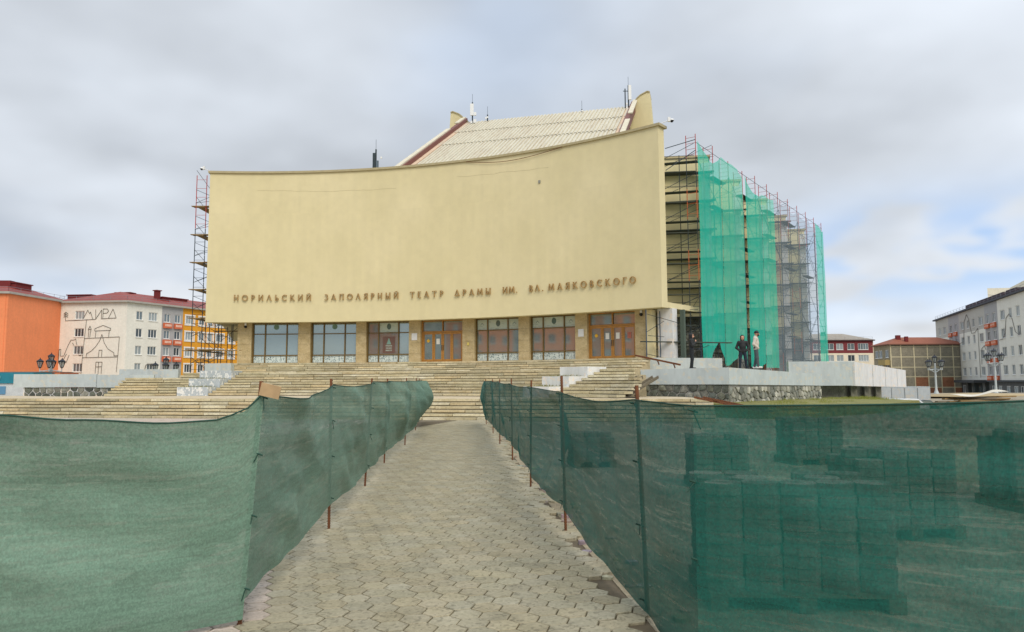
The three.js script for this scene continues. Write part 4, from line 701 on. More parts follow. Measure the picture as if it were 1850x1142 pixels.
// ------------------------------------------------------------------ apartment blocks around the square
const winMemo = {};
function winGeo(w, h, mull) { return winMemo[[w, h, mull]] ??= (() => { const f = 0.09, g = [box(f, h, 0.1, -w / 2 + f / 2, 0, 0), box(f, h, 0.1, w / 2 - f / 2, 0, 0), box(w - 2 * f, f, 0.1, 0, h / 2 - f / 2, 0), box(w - 2 * f, f, 0.1, 0, -h / 2 + f / 2, 0)]; for (let i = 1; i < mull; i++) g.push(box(0.07, h - 2 * f, 0.09, -w / 2 + w * i / mull, 0, 0)); g.push(box(w + 0.1, 0.06, 0.24, 0, -h / 2 - 0.035, 0.1)); return { frame: merge(g), pane: box(w - 0.1, h - 0.1, 0.02) }; })(); }
const wFrame = mat(0xe8e9e6, { roughness: 0.6 }), curtainTones = [M.glassFar, M.glassFar, new THREE.MeshPhysicalMaterial({ color: 0x9aa5a8, roughness: 0.12, metalness: 0.1, side: THREE.DoubleSide }), new THREE.MeshPhysicalMaterial({ color: 0x4a545a, roughness: 0.06, metalness: 0.3, side: THREE.DoubleSide })];
function addWindow(t, F, s, y, w, h, mull, frame = wFrame, off = -0.12) { const g = winGeo(w, h, mull), o = onFace('window', g.frame, frame, t, F, s, y, off); const p = mesh('pane', g.pane, curtainTones[Math.floor(rnd() * 4)], o); p.position.z = -0.03; return o; }
function wallPanel(t, F, s0, s1, y0, y1, holes, m, off = 0, thk = 0.3) {
  const sh = poly([[0, y0], [s1 - s0, y0], [s1 - s0, y1], [0, y1]]);
  for (const [s, y, w, h] of holes) if (s - w / 2 > s0 && s + w / 2 < s1 && y - h / 2 > y0 && y + h / 2 < y1) sh.holes.push(poly([[s - s0 - w / 2, y - h / 2], [s - s0 - w / 2, y + h / 2], [s - s0 + w / 2, y + h / 2], [s - s0 + w / 2, y - h / 2]]));
  const g = extrude(sh, thk); return onFace('wall', g, m, t, F, s0, 0, off - thk);
}
function hip(t, P, y, h, inset, m) {
  const mid = (a, b) => [(a[0] + b[0]) / 2, (a[1] + b[1]) / 2], a = mid(P[0], P[1]), b = mid(P[3], P[2]), L = Math.hypot(b[0] - a[0], b[1] - a[1]), d = [(b[0] - a[0]) / L, (b[1] - a[1]) / L];
  const R0 = [a[0] + d[0] * inset, y + h, a[1] + d[1] * inset], R1 = [b[0] - d[0] * inset, y + h, b[1] - d[1] * inset], Q = P.map((p) => [p[0], y, p[1]]);
  const tr = [Q[0], Q[1], R0, Q[1], Q[2], R1, Q[1], R1, R0, Q[2], Q[3], R1, Q[3], Q[0], R0, Q[3], R0, R1, Q[0], Q[2], Q[1], Q[0], Q[3], Q[2]];
  const g = new THREE.BufferGeometry(); g.setAttribute('position', new THREE.Float32BufferAttribute(tr.flat(), 3)); g.computeVertexNormals(); return mesh('roof', buv(g), m, t);
}
const grow = (P, k) => {                                              // offset a convex plan outline by k
  const n = P.length, ar = P.reduce((q, p, i) => q + p[0] * P[(i + 1) % n][1] - P[(i + 1) % n][0] * p[1], 0), sg = ar > 0 ? 1 : -1;
  const L = P.map((p, i) => { const q = P[(i + 1) % n], dx = q[0] - p[0], dz = q[1] - p[1], l = Math.hypot(dx, dz), nx = sg * dz / l, nz = -sg * dx / l; return { p: [p[0] + nx * k, p[1] + nz * k], d: [dx / l, dz / l] }; });
  return L.map((e, i) => { const f = L[(i + n - 1) % n], cr = f.d[0] * e.d[1] - f.d[1] * e.d[0], t = ((e.p[0] - f.p[0]) * e.d[1] - (e.p[1] - f.p[1]) * e.d[0]) / cr; return [f.p[0] + f.d[0] * t, f.p[1] + f.d[1] * t]; });
};
const redRoof = mat(0x9a4a44, { map: roofTex, roughness: 0.6 }), brick = mat(0x7c2b2c, { map: grain }), eaveM = mat(0xb7b5ac, { map: grain }), cream = mat(0xf2f1e6, { map: paintGrain }), greyPaint = mat(0xb2b3b4, { map: paintGrain }), yellow = mat(0xeaa52a, { map: paintGrain }), orange = mat(0xff9966, { map: paintGrain }), wire = mat(0x5f564c, { roughness: 0.6 }), boxM = mat(0xdf7650, { map: grain }), boxW = mat(0xf0d9c8);
function flowerBox(t, F, s, y, w = 1.55) { const b = onFace('balcony_box', box(w, 0.8, 0.3), boxM, t, F, s, y, 0.16); const o = []; for (let i = 0; i < 5; i++) o.push(box(0.14, 0.34, 0.02, -w / 2 + 0.3 + i * (w - 0.6) / 4, 0.05, 0)); const d = mesh('ornament', merge(o), boxW, b); d.position.z = 0.16; return b; }
function railing(t, pts, y) { const g = []; for (let i = 1; i < pts.length; i++) { const a = pts[i - 1], b = pts[i], L = Math.hypot(b[0] - a[0], b[1] - a[1]), n = Math.round(L / 2.5); for (const h of [0.35, 0.7]) g.push(bar([a[0], y + h, a[1]], [b[0], y + h, b[1]], 0.02, 4)); for (let k = 0; k <= n; k++) g.push(bar([lerp(a[0], b[0], k / n), y - 0.1, lerp(a[1], b[1], k / n)], [lerp(a[0], b[0], k / n), y + 0.75, lerp(a[1], b[1], k / n)], 0.025, 4)); } return mesh('roof_railing', merge(g), mat(0x8e9096), t); }
{ // cream, grey and yellow block with wire drawings
  const t = thing('apartment_block', 'four-storey block painted cream, grey and yellow with line drawings on its gable', 'building');
  const P = [[-68.9, -111], [-58.03, -110], [-45.4, -137.2], [-56, -142]], G = face(P[0], P[1]), F = face(P[1], P[2]), rows = [11.9, 9.25, 6.6, 3.95], eave = 13.75;
  mesh('core', prism(grow(P, -0.5), 0, eave - 0.1), mat(0xb0aaa0), t);
  const gh = rows.map((y) => [3.4, y, 1.55, 1.3]); wallPanel(t, G, 0, G.L, 0, eave, gh, cream); gh.forEach(([s, y, w, h]) => addWindow(t, G, s, y, w, h, 3));
  const secs = [[0, 6.2, cream, [[2.2, 1.15], [4.6, 1.6]]], [6.2, 10.2, greyPaint, [[7.2, 1.15], [9.2, 1.15]]], [10.2, F.L, yellow, [[11.6, 1.6], [14.1, 1.2], [15.9, 1.1], [18.0, 1.6], [20.6, 1.3], [23.4, 1.5]]]];
  for (const [a, b, m, ws] of secs) {
    const hs = []; ws.forEach(([s, w]) => rows.forEach((y) => hs.push([s, y, w, 1.35]))); wallPanel(t, F, a, b, 0, eave, hs, m);
    hs.forEach(([s, y, w, h]) => { addWindow(t, F, s, y, w, h, w > 1.3 ? 3 : 2); if (m === yellow) onFace('window_surround', merge([box(w + 0.5, 0.2, 0.08, 0, h / 2 + 0.12, 0), box(0.2, h, 0.08, -w / 2 - 0.12, 0, 0), box(0.2, h, 0.08, w / 2 + 0.12, 0, 0), box(w + 0.5, 0.2, 0.08, 0, -h / 2 - 0.14, 0)]), wFrame, t, F, s, y, 0.045); });
    if (m === greyPaint) ws.forEach(([s]) => rows.slice(0, 3).forEach((y) => flowerBox(t, F, s, y - 1.22)));
  }
  mesh('eave', prism(grow(P, 0.5), eave + 0.003, eave + 0.28), eaveM, t);
  hip(t, grow(P, 0.45), eave + 0.285, 1.9, 5, redRoof);
  const ch = (f, s, o, y, w, h, d) => onFace('roof_chimney', merge([box(w, h, d), box(w + 0.3, 0.14, d + 0.3, 0, h / 2 + 0.08, 0)]), brick, t, f, s, y, -o);
  ch(G, 1.2, 3.2, 14.7, 3.9, 1.1, 1.0); ch(G, 6.6, 6, 15.3, 2.4, 1.1, 1.3); ch(F, 7.6, 3, 15.5, 0.7, 1.9, 0.7); ch(F, 8.9, 3, 14.9, 1.5, 1.1, 1.2); ch(F, 12.6, 4.2, 15.2, 3.0, 0.9, 1.2);
  railing(t, [P[0], P[1], P[2]], eave + 0.3);
  // wire drawings fixed to the gable
  const q = ([x, y]) => [(x - 547) / 58.3, 11.9 - (y - 340) * 0.01677];
  const L = [[[615, 390], [615, 310]], [[597, 330], [615, 310], [637, 330]], [[597, 345], [615, 327], [637, 345]], [[597, 360], [615, 343], [637, 360]], [[615, 390], [897, 380]], [[777, 378], [820, 295], [838, 330], [845, 312], [870, 378]], [[893, 292], [897, 378], [950, 295], [950, 375]], [[963, 375], [963, 287], [1000, 287], [1015, 305], [1000, 325], [963, 327]], [[1015, 373], [1055, 288], [1088, 370], [948, 376]],
    [[812, 380], [800, 550], [790, 725], [783, 870]], [[835, 545], [838, 488], [832, 470], [848, 440], [860, 470], [855, 488], [850, 545]], [[832, 470], [860, 470]], [[893, 485], [893, 465], [968, 435], [1040, 462], [1040, 480], [893, 485]], [[905, 485], [900, 545]], [[1028, 482], [1025, 540]], [[800, 552], [1125, 540], [1118, 715], [1110, 855]], [[790, 725], [1115, 720]],
    [[823, 722], [828, 688], [870, 665], [910, 625], [945, 570], [962, 515], [985, 590], [1020, 645], [1080, 682], [1082, 710], [1118, 708]], [[938, 720], [942, 658], [970, 658], [967, 718]], [[915, 865], [918, 765], [975, 765], [970, 870]], [[916, 808], [973, 806]], [[943, 765], [942, 870]], [[558, 830], [560, 768], [640, 768], [665, 700]], [[600, 765], [640, 690]], [[567, 768], [570, 648], [585, 648], [583, 710], [615, 708], [650, 615], [675, 565], [705, 565], [720, 553], [728, 600], [735, 610]], [[690, 590], [705, 612]], [[750, 660], [757, 705], [775, 705], [780, 645], [788, 645]]];
  L.forEach((l) => { const g = []; for (let i = 1; i < l.length; i++) { const a = q(l[i - 1]), b = q(l[i]); g.push(bar([a[0], a[1], 0], [b[0], b[1], 0], 0.032, 5)); } onFace('wire_drawing', merge(g), wire, t, G, 0, 0, 0.06); });
  const H = [[[3.0, 2.0], [3.6, 4.4], [4.5, 4.5], [4.5, 3.9]], [[4.5, 4.5], [4.9, 4.6], [5.0, 3.6]], [[13, 5.0], [14.5, 5.0], [14.5, 5.5], [16, 5.1], [16.3, 4.6]]]; H.forEach((l) => { const g = []; for (let i = 1; i < l.length; i++) g.push(bar([l[i - 1][0], l[i - 1][1], 0], [l[i][0], l[i][1], 0], 0.045, 5)); onFace('wire_drawing', merge(g), wire, t, F, 0, 0, 0.06); });
  rebase(t, [-57, 0, -124]);
}
{ // orange block
  const t = thing('apartment_block', 'bright orange block with a windowless side wall and red roof', 'building');
  const P = [[-92, -98.6], [-69.14, -100], [-68.55, -111.6], [-92, -112.4]], F = face(P[1], P[2]), G = face(P[0], P[1]), eave = 13.9;
  mesh('core', prism(grow(P, -0.5), 0, eave - 0.1), mat(0xb0aaa0), t); wallPanel(t, F, 0, F.L, 0, eave, [], orange);
  const hs = []; for (let s = 3.5; s < G.L; s += 3.4) for (const y of [11.6, 8.9, 6.2, 3.5]) hs.push([G.L - s + 1.6, y, 1.4, 1.4]); wallPanel(t, G, 0, G.L - 0.31, 0, eave, hs, orange); hs.forEach(([s, y, w, h]) => addWindow(t, G, s, y, w, h, 2));
  mesh('eave', prism(grow(P, 0.4), eave + 0.003, eave + 0.3), eaveM, t); hip(t, grow(P, 0.35).map((p, i, a) => a[(i + 1) % 4]), eave + 0.305, 2.0, 5, redRoof);
  onFace('roof_chimney', merge([box(3.2, 1.5, 1.2), box(3.5, 0.14, 1.5, 0, 0.83, 0)]), brick, t, F, 5, 15.1, -2.2); onFace('roof_chimney', merge([box(2, 1.2, 1.2)]), brick, t, G, 20, 15.6, -4);
  railing(t, [P[0], P[1], P[2]], eave + 0.3); rebase(t, [-80, 0, -105]);
}
{ // long block on the right
  const t = thing('apartment_block', 'long cream and grey block with orange balcony boxes and dark ground floor', 'building');
  const E = [-0.3217, 0.9468], A = [98.46, -170], B = [A[0] + E[0] * 82, A[1] + E[1] * 82], nb = [0.9468, 0.3217], P = [A, B, [B[0] + nb[0] * 13, B[1] + nb[1] * 13], [A[0] + nb[0] * 13, A[1] + nb[1] * 13]], F = face(A, B), rows = [12.45, 9.35, 6.25, 3.2], eave = 15.15;
  mesh('core', prism(grow(P, -0.6), -3, eave - 0.1), mat(0xb0aaa0), t);
  const cols = { c: [[4, 1.9], [8.6, 2.4]], g1: [[14.1, 1.9], [18.4, 1.9]], m: [[23.6, 2.6], [27.9, 1.6], [31.9, 1.6], [36.8, 2.6]], g2: [[41.3, 1.9], [45.1, 1.9]], r: [[49.9, 2.4], [54, 1.6], [57.8, 1.8], [62, 2.4], [66, 1.8], [70, 2.4], [75, 1.8], [79, 2]] };
  const greyL = mat(0xc6c4bc, { map: paintGrain });
  const sec = (a, b, ws, ya, yb, rs, m) => { const hs = []; ws.forEach(([s, w]) => rs.forEach((y) => hs.push([s, y, w, 1.65]))); wallPanel(t, F, a, b, ya, yb, hs, m); hs.forEach(([s, y, w, h]) => addWindow(t, F, s, y, w, h, w > 2.2 ? 3 : 2)); };
  sec(0, 12.2, cols.c, 10.9, eave, rows.slice(0, 1), greyL); sec(0, 12.2, cols.c, 1.5, 10.895, rows.slice(1), cream);
  sec(12.2, 21.1, cols.g1, 1.5, eave, rows, greyPaint); sec(21.1, 39.6, cols.m, 10.9, eave, rows.slice(0, 1), greyL); sec(21.1, 39.6, cols.m, 1.5, 10.895, rows.slice(1), cream);
  sec(39.6, 47.2, cols.g2, 1.5, eave, rows, greyPaint); sec(47.2, F.L, cols.r, 1.5, eave, rows, cream);
  for (const [s] of [...cols.g1, ...cols.g2]) rows.forEach((y) => flowerBox(t, F, s, y - 1.35, 2.6));
  const gw = [5.3, 10, 15.1, 19.1, 22.6, 42.6, 46.3, 50.7, 54.6, 57.8, 63, 68, 73], gh = gw.map((s) => [s, -0.4, 2.2, 1.9]); const darkStone = mat(0x6f7175, { map: rubbleTex });
  wallPanel(t, F, 0, 25, -3, 1.2, gh, darkStone); wallPanel(t, F, 39.8, F.L, -3, 1.2, gh, darkStone); wallPanel(t, F, 25, 39.8, -3, 1.2, [], mat(0x3b4446), -0.25); gh.forEach(([s, y, w, h]) => addWindow(t, F, s, y, w, h, 2));
  for (const s of [29, 33.5, 36]) onFace('entrance_pane', box(1.6, 2.6, 0.1), M.glassFar, t, F, s, -0.8, -0.22);
  for (const s of [27, 31.2, 38.5]) onFace('entrance_column', box(0.3, 3.6, 0.3), mat(0x8d9190), t, F, s, -0.8, 0.5);
  onFace('canopy', box(F.L - 0.1, 0.3, 0.5, 0, 0, 0), mat(0x4b5054, { map: grain }), t, F, F.L / 2, 1.352, 0.1); onFace('entrance_canopy', box(14.5, 0.5, 2.0), mat(0x45494c, { map: grain }), t, F, 32.4, 1.3, 1.36);
  mesh('eave', prism(grow(P, 0.5), eave + 0.003, eave + 0.3), mat(0x4a4e57), t); mesh('roof', prism(grow(P, -2.5), eave + 0.31, eave + 1.0), mat(0x4c3a3e, { map: roofTex }), t);
  for (const [s, w] of [[21, 7], [30, 8], [38, 9], [47, 5]]) onFace('roof_chimney', box(w, 1.7, 1.6), mat(0x43343d, { map: grain }), t, F, s, 16.2, -3);
  railing(t, [P[0], P[1]], eave + 0.35);
  const art = [[[21.5, 9], [24.5, 9.2], [25.5, 13], [27.5, 14.4], [29, 13.4], [30.5, 10.5], [32.8, 10.5], [35, 11.2], [35, 2]], [[47.6, 8.3], [49.5, 8.4], [51, 9.2], [52, 11.8], [53.6, 12.3], [55, 11.4], [56.2, 9.2], [58, 8.6]], [[36.3, 4.4], [36.8, 7.3], [38.6, 7.8], [39.4, 7]], [[2, 3.5], [4.5, 6.8], [6.5, 10.2], [8.8, 10.4], [9, 6.7], [11, 6.4]]];
  art.forEach((l) => { const g = []; for (let i = 1; i < l.length; i++) g.push(bar([l[i - 1][0], l[i - 1][1], 0], [l[i][0], l[i][1], 0], 0.04, 5)); onFace('wire_drawing', merge(g), wire, t, F, 0, 0, 0.07); });
  rebase(t, [90, -2, -140]);
}
{ // maroon and cream block
  const t = thing('apartment_block', 'block with a maroon top storey over cream walls beyond the scaffold', 'building');
  const P = [[66, -201], [98.4, -200], [99, -212], [66, -213]], F = face(P[0], P[1]), eave = 12.3, c0 = F.L - 13.2; mesh('core', prism(grow(P, -0.5), -2, eave - 0.1), mat(0xb0aaa0), t);
  const ws = [[-6, 2], [-2, 2], [1.5, 2.2], [4.2, 1.9], [7.2, 1.9], [10.5, 2.8]].map(([s, w]) => [s + c0 + 0.1, w]);
  [[8.95, eave, [10.75], mat(0x7d3438, { map: paintGrain })], [-2, 8.945, [7.6, 4.6, 1.6], mat(0xefe4cc, { map: paintGrain })]].forEach(([a, b, rs, m]) => { const hs = []; ws.forEach(([s, w]) => rs.forEach((y) => hs.push([s, y, w, 1.75]))); wallPanel(t, F, 0, F.L, a, b, hs, m); hs.forEach(([s, y, w, h]) => addWindow(t, F, s, y, w, h, w > 2.5 ? 4 : 2)); });
  mesh('side_wall', prism([[98.41, -200.3], [98.7, -200.3], [98.9, -212], [98.4, -212]], -2, eave), mat(0xe5d6bd), t);
  mesh('eave', prism(grow(P, 0.5), eave + 0.003, eave + 0.3), mat(0x4c3b3c), t); hip(t, grow(P, 0.4).map((p, i, a) => a[(i + 1) % 4]), eave + 0.31, 2.0, 6, mat(0xa7a29b, { map: roofTex })); onFace('roof_chimney', box(0.9, 1.6, 0.9), mat(0x6d6a6c), t, F, c0 + 1.5, 14.2, -4); onFace('antenna_mast', bar([0, 0, 0], [0, 7, 0], 0.06, 5), mat(0x7d8086), t, F, c0 + 2.2, 14, -4); railing(t, [P[0], P[1]], eave + 0.4);
  rebase(t, [82, -2, -206]);
}
{ // block stripped for insulation
  const t = thing('unfinished_block', 'stripped grey block with pale foam seams and a rusty hip roof', 'building');
  const P = [[77.3, -150], [93, -150.4], [93.3, -159], [77.95, -158.4]], F = face(P[0], P[1]), S = face([77.9, -158.1], P[0]), eave = 8.75; mesh('core', prism(grow(P, -0.5), -3, eave - 0.1), mat(0xb0aaa0), t);
  const bare = mat(0xa3a094, { map: groundTex }), foam = mat(0xe2d8b4, { map: grain }), redB = mat(0xb07a5e, { map: groundTex });
  const sx = [0, 2.2, 4.9, 7.7, 10.4, 13, F.L], sy = [-3, 0.1, 2.25, 4.2, 6.3, 8.45, eave];
  for (let i = 0; i < sx.length - 1; i++) for (let j = 0; j < sy.length - 1; j++) onFace('wall_panel', box(sx[i + 1] - sx[i] - 0.14, sy[j + 1] - sy[j] - 0.14, 0.3, 0, 0, 0, i * 2.3, j * 1.7), j < 2 && i > 1 && (i + j) % 2 ? redB : bare, t, F, (sx[i] + sx[i + 1]) / 2, (sy[j] + sy[j + 1]) / 2, -0.15);
  for (let i = 0; i < sx.length; i++) onFace('foam_seam', box(0.2, eave + 3, 0.06), foam, t, F, clamp(sx[i], 0.1, F.L - 0.1), (eave - 3) / 2, 0.0); for (let j = 1; j < sy.length - 1; j++) for (let i = 0; i < sx.length - 1; i++) onFace('foam_seam', box(sx[i + 1] - sx[i] - 0.21, 0.16, 0.05), foam, t, F, (sx[i] + sx[i + 1]) / 2, sy[j], -0.01);
  const hs = []; for (const s of [1.5, 3.4, 6.4]) for (const y of [7, 4, 1]) hs.push([s, y, 1.7, 1.6]); wallPanel(t, S, 0, S.L - 0.05, -3, eave, hs, mat(0xb3ab95, { map: groundTex })); hs.forEach(([s, y, w, h]) => addWindow(t, S, s, y, w, h, 2)); onFace('balcony', box(3.4, 1.1, 1.0), mat(0xb8a36a, { map: grain }), t, S, 6.2, 5.2, 0.5);
  mesh('eave', prism(grow(P, 0.5), eave + 0.003, eave + 0.2), mat(0x7a5546), t); hip(t, grow(P, 0.45).map((p, i, a) => a[(i + 1) % 4]), eave + 0.21, 1.6, 4, mat(0x9a5f4a, { map: roofTex })); onFace('roof_chimney', box(0.8, 1.4, 0.8), brick, t, S, 5, 10.2, -3); onFace('roof_chimney', box(0.6, 1.1, 0.6), brick, t, S, 6.5, 10.0, -4);
  rebase(t, [85, -3, -157]);
}
{
  const t = thing('tower_block', 'tall pale block rising behind the long cream and grey block', 'building'), P = [[143, -219], [151.5, -221.5], [153.5, -218], [175, -224], [185, -240], [157, -240]], Y = [29, 29.4, 31.2, 33, 33, 29]; const m = mat(0xe2dfce, { map: paintGrain });
  mesh('wall', prism(P, -4, Y), m, t); const F = face(P[0], P[1]), G = face(P[2], P[3]); for (let y = 3; y < 29; y += 3) { onFace('panel_seam', box(F.L, 0.12, 0.06), greyPaint, t, F, F.L / 2, y, 0.02); onFace('panel_seam', box(G.L, 0.12, 0.06), greyPaint, t, G, G.L / 2, y, 0.02); for (const s of [3, 6, 9, 12]) addWindow(t, G, s, y + 1.4, 1.5, 1.5, 2, wFrame, 0.06); } rebase(t, [158, -4, -230]);
}
{ // block across the square beside the camera, mirrored in the show windows
  const t = thing('apartment_block', 'red and orange block across the square mirrored in the show windows', 'building'), P = [[-76, 30], [-60, 26], [-60, -24], [-76, -24]], F = face([-60, 26], [-60, -24]), eave = 14; mesh('core', prism(grow(P, -0.5), 0, eave - 0.1), mat(0xb0aaa0), t);
  const secs = [[0, 14, mat(0xcf7a58, { map: paintGrain })], [14, 20, greyPaint], [20, 36, orange], [36, F.L, mat(0xc9886a, { map: paintGrain })]]; for (const [a, b, m] of secs) { const hs = []; for (let s = a + 1.8; s < b - 1; s += 3.1) for (const y of [11.8, 9, 6.2, 3.4]) hs.push([s, y, 1.5, 1.5]); wallPanel(t, F, a, b, 0, eave, hs, m); hs.forEach(([s, y, w, h]) => addWindow(t, F, s, y, w, h, 2)); }
  mesh('eave', prism(grow(P, 0.5), eave + 0.003, eave + 0.3), eaveM, t); hip(t, grow(P, 0.4), eave + 0.31, 2, 6, redRoof); rebase(t, [-68, 0, 2]);
}
{ // kiosks and low sheds behind the left wall
  const t = thing('kiosk', 'teal and white street kiosk at the far left beside the rubble wall', 'kiosk', [-38.6, 0, -56.5], 0.1);
  mesh('wall', box(5.4, 2.0, 2.5, 0, 1.0, 0), mat(0xd7dde0, { map: grain }), t); mesh('fascia', box(5.6, 0.8, 2.7, -0.4, 2.02, 0), mat(0x2b8aa0, { map: grain }), t); mesh('skirt', box(5.5, 0.5, 2.6, 0, 0.26, 0), mat(0x6f9d96), t);
  mesh('window', box(1.5, 0.9, 0.05, -1.3, 1.2, 1.27), mat(0x3e8a4c), t); mesh('window', box(0.5, 0.6, 0.05, 0.2, 1.1, 1.27), mat(0x5f8fb2), t); mesh('door', box(0.5, 1.2, 0.05, 2.0, 1.0, 1.27), M.black, t); mesh('round_sign', new THREE.CylinderGeometry(0.3, 0.3, 0.06, 20).rotateX(Math.PI / 2).translate(-0.2, 2.05, 1.4), mat(0x8fc4d0), t);
  const s = thing('low_shed', 'low flat shed with teal and dark panels behind the left wall', 'shed', [-42.9, 0, -66], 0.05);
  mesh('panel', box(2.9, 2.55, 3, -1.2, 1.28, 0), mat(0x7fa9a6, { map: paintTex }), s); mesh('panel', box(2.3, 2.5, 3, 1.42, 1.25, 0.02), mat(0x42464a, { map: grain }), s); mesh('roof', box(5.3, 0.06, 3.1, -0.05, 2.6, 0), mat(0x777d80), s); mesh('side_panel', box(0.5, 2.55, 3, 2.84, 1.28, 0), mat(0xc9744a, { map: grain }), s);
}
// ------------------------------------------------------------------ street lamps
function lamp(label, pos, H, postMat, scale = 1) {
  const t = thing('street_lamp', label, 'street lamp', pos, 0.4, 'lantern lamps round the square');
  const post = mesh('post', new THREE.LatheGeometry([[0.28, 0], [0.3, 0.1], [0.2, 0.35], [0.13, 0.6], [0.11, 1.2], [0.1, H * 0.55], [0.16, H * 0.57], [0.1, H * 0.6], [0.085, H]].map(([a, b]) => new THREE.Vector2(a, b)), 12), postMat, t);
  const lan = (x, y, z) => { const l = mesh('lantern', merge([new THREE.CylinderGeometry(0.34, 0.28, 0.06, 6).translate(0, 0.62, 0), new THREE.ConeGeometry(0.36, 0.26, 6).translate(0, 0.78, 0), new THREE.SphereGeometry(0.05, 8, 6).translate(0, 0.94, 0), new THREE.CylinderGeometry(0.13, 0.1, 0.08, 6).translate(0, 0.04, 0), ...[0, 1, 2, 3, 4, 5].map((k) => { const a = k * Math.PI / 3; return bar([Math.sin(a) * 0.12, 0.06, Math.cos(a) * 0.12], [Math.sin(a) * 0.28, 0.6, Math.cos(a) * 0.28], 0.022, 4); })].map(std)), M.lampIron, t); l.position.set(x, y, z); mesh('glass', new THREE.CylinderGeometry(0.26, 0.11, 0.54, 6, 1, true).translate(0, 0.33, 0), M.lampGlass, l); };
  for (let k = 0; k < 4; k++) { const a = k * Math.PI / 2, x = Math.cos(a), z = Math.sin(a); mesh('arm', merge([bar([0, H - 0.75, 0], [x * 0.9, H - 0.85, z * 0.9], 0.05, 6), bar([x * 0.9, H - 0.87, z * 0.9], [x * 0.9, H - 0.55, z * 0.9], 0.045, 6), bar([x * 0.1, H - 1.15, z * 0.1], [x * 0.6, H - 0.85, z * 0.6], 0.035, 5)]), postMat, t); lan(x * 0.9, H - 0.55, z * 0.9); }
  lan(0, H - 0.05, 0); t.scale.setScalar(scale); return t;
}
lamp('five-lantern street lamp on a white post in front of the stripped grey block', [48.9, -0.1, -85], 3.7, M.lampPost);
lamp('five-lantern street lamp on a white post in front of the cream block', [55.8, -0.2, -85], 4.5, M.lampPost);
lamp('five-lantern street lamp on a white post before the orange wall', [-43.95, 0, -70], 3.6, M.lampPost);
lamp('five-lantern street lamp with grey post before the cream, grey and yellow block', [-33, 0, -70], 3.2, mat(0x7d8a8c, { map: grain }));

// ------------------------------------------------------------------ roof equipment
function antenna(label, P, H, o) {
  const t = thing('antenna_mast', label, 'antenna', P); mesh('mast', merge([bar([0, -1.5, 0], [0, H, 0], 0.07, 7), bar([0, H, 0], [0, H + 0.9, 0], 0.015, 4)]), o.mast || M.darkSteel, t);
  for (const [x, y, h, w, m] of o.panels) { const p = mesh('panel_antenna', box(w, h, 0.16), m, t); p.position.set(x, y, 0.16); mesh('bracket', merge([bar([0, h * 0.3, -0.16], [0, h * 0.3, 0], 0.03, 5), bar([-x, h * 0.3, -0.16], [0, h * 0.3, -0.16], 0.03, 5)]), M.darkSteel, p); }
  for (const [x, y, s] of o.boxes || []) { const b = mesh('radio_box', box(s, s * 1.3, s * 0.6), M.plastic, t); b.position.set(x, y, 0.1); }
  for (const [y0, y1, x] of o.side || []) mesh('side_pole', merge([bar([x, y0, 0], [x, y1, 0], 0.06, 6), bar([x - 0.2, y1 - 0.25, 0], [0, y1 - 0.25, 0], 0.04, 5), bar([x - 0.2, y0 + 0.15, 0], [0, y0 + 0.15, 0], 0.04, 5)]), M.darkSteel, t);
  return t;
}
antenna('tall antenna mast with a pale panel beside the right roof wing', [11.75, 28.6, -71.2], 2.55, { panels: [[0.12, 1.75, 1.5, 0.28, M.plastic]], boxes: [[-0.2, 0.2, 0.16], [-0.2, 0.6, 0.16]], side: [[-0.3, 2.2, -0.33]] });
antenna('antenna mast with a pale panel and grey boxes at the left ridge end', [-4.1, 29.1, -75.4], 2.0, { panels: [[-0.05, 1.15, 1.25, 0.36, M.plastic]], boxes: [[0.28, 0.7, 0.26], [0.26, -0.1, 0.3], [-0.1, -0.2, 0.2]] });
antenna('small antenna with a short whip on the ridge', [-2.5, 29.2, -75.3], 0.5, { panels: [], boxes: [[-0.16, 0.1, 0.16], [0.0, 0.2, 0.14]] });
antenna('tiny ridge antenna between the two tall masts', [7.2, 28.9, -72.5], 0.3, { panels: [], boxes: [[0, 0.1, 0.12]] });
antenna('dark antenna mast rising behind the left part of the facade', [-12.2, 18.6, -64.5], 3.9, { mast: M.darkSteel, panels: [[-0.12, 2.2, 2.6, 0.26, M.darkSteel], [0.16, 1.6, 2.4, 0.22, mat(0x5c6b78)]], boxes: [[0.5, 3.1, 0.14]] });
function cctv(label, p, dir) {
  const t = thing('security_camera', label, 'camera', p), d = dir; mesh('arm', bar([0, 0, 0], [0.75 * d, 0.28, 0.1], 0.03, 6), M.plastic, t); mesh('bracket', box(0.18, 0.3, 0.18, 0.82 * d, 0.36, 0.1), M.plastic, t);
  const h = mesh('dome_housing', new THREE.SphereGeometry(0.16, 16, 8, 0, 6.2832, 0, Math.PI / 2).translate(1.02 * d, 0.28, 0.1), M.plastic, t); mesh('lens_dome', new THREE.SphereGeometry(0.13, 16, 8, 0, 6.2832, Math.PI / 2, Math.PI / 2).translate(1.02 * d, 0.275, 0.1), M.black, h); return t;
}
{ const a = arc(FR + 0.2, 40.1), b = arc(FR + 0.2, -5.5); cctv('dome security camera on an arm at the right top corner of the facade', [a[0], 17.15, a[1]], 1).scale.setScalar(0.85); cctv('dome security camera on an arm at the left top corner of the facade', [b[0], 17.15, b[1]], -1).scale.setScalar(0.8);
  const c = arc(FR + 1.05, 37.6), d = arc(FR + 1.0, -2.2); const k = (label, p) => { const t = thing('security_camera', label, 'camera', [p[0], 5.72, p[1]]); mesh('mount', box(0.12, 0.25, 0.12, 0, 0.13, 0), M.plastic, t); mesh('lens_dome', new THREE.SphereGeometry(0.11, 14, 10), M.black, t); }; k('small dark dome camera under the soffit by the right doors', c); k('small dark dome camera under the soffit by the first left pier', d); }

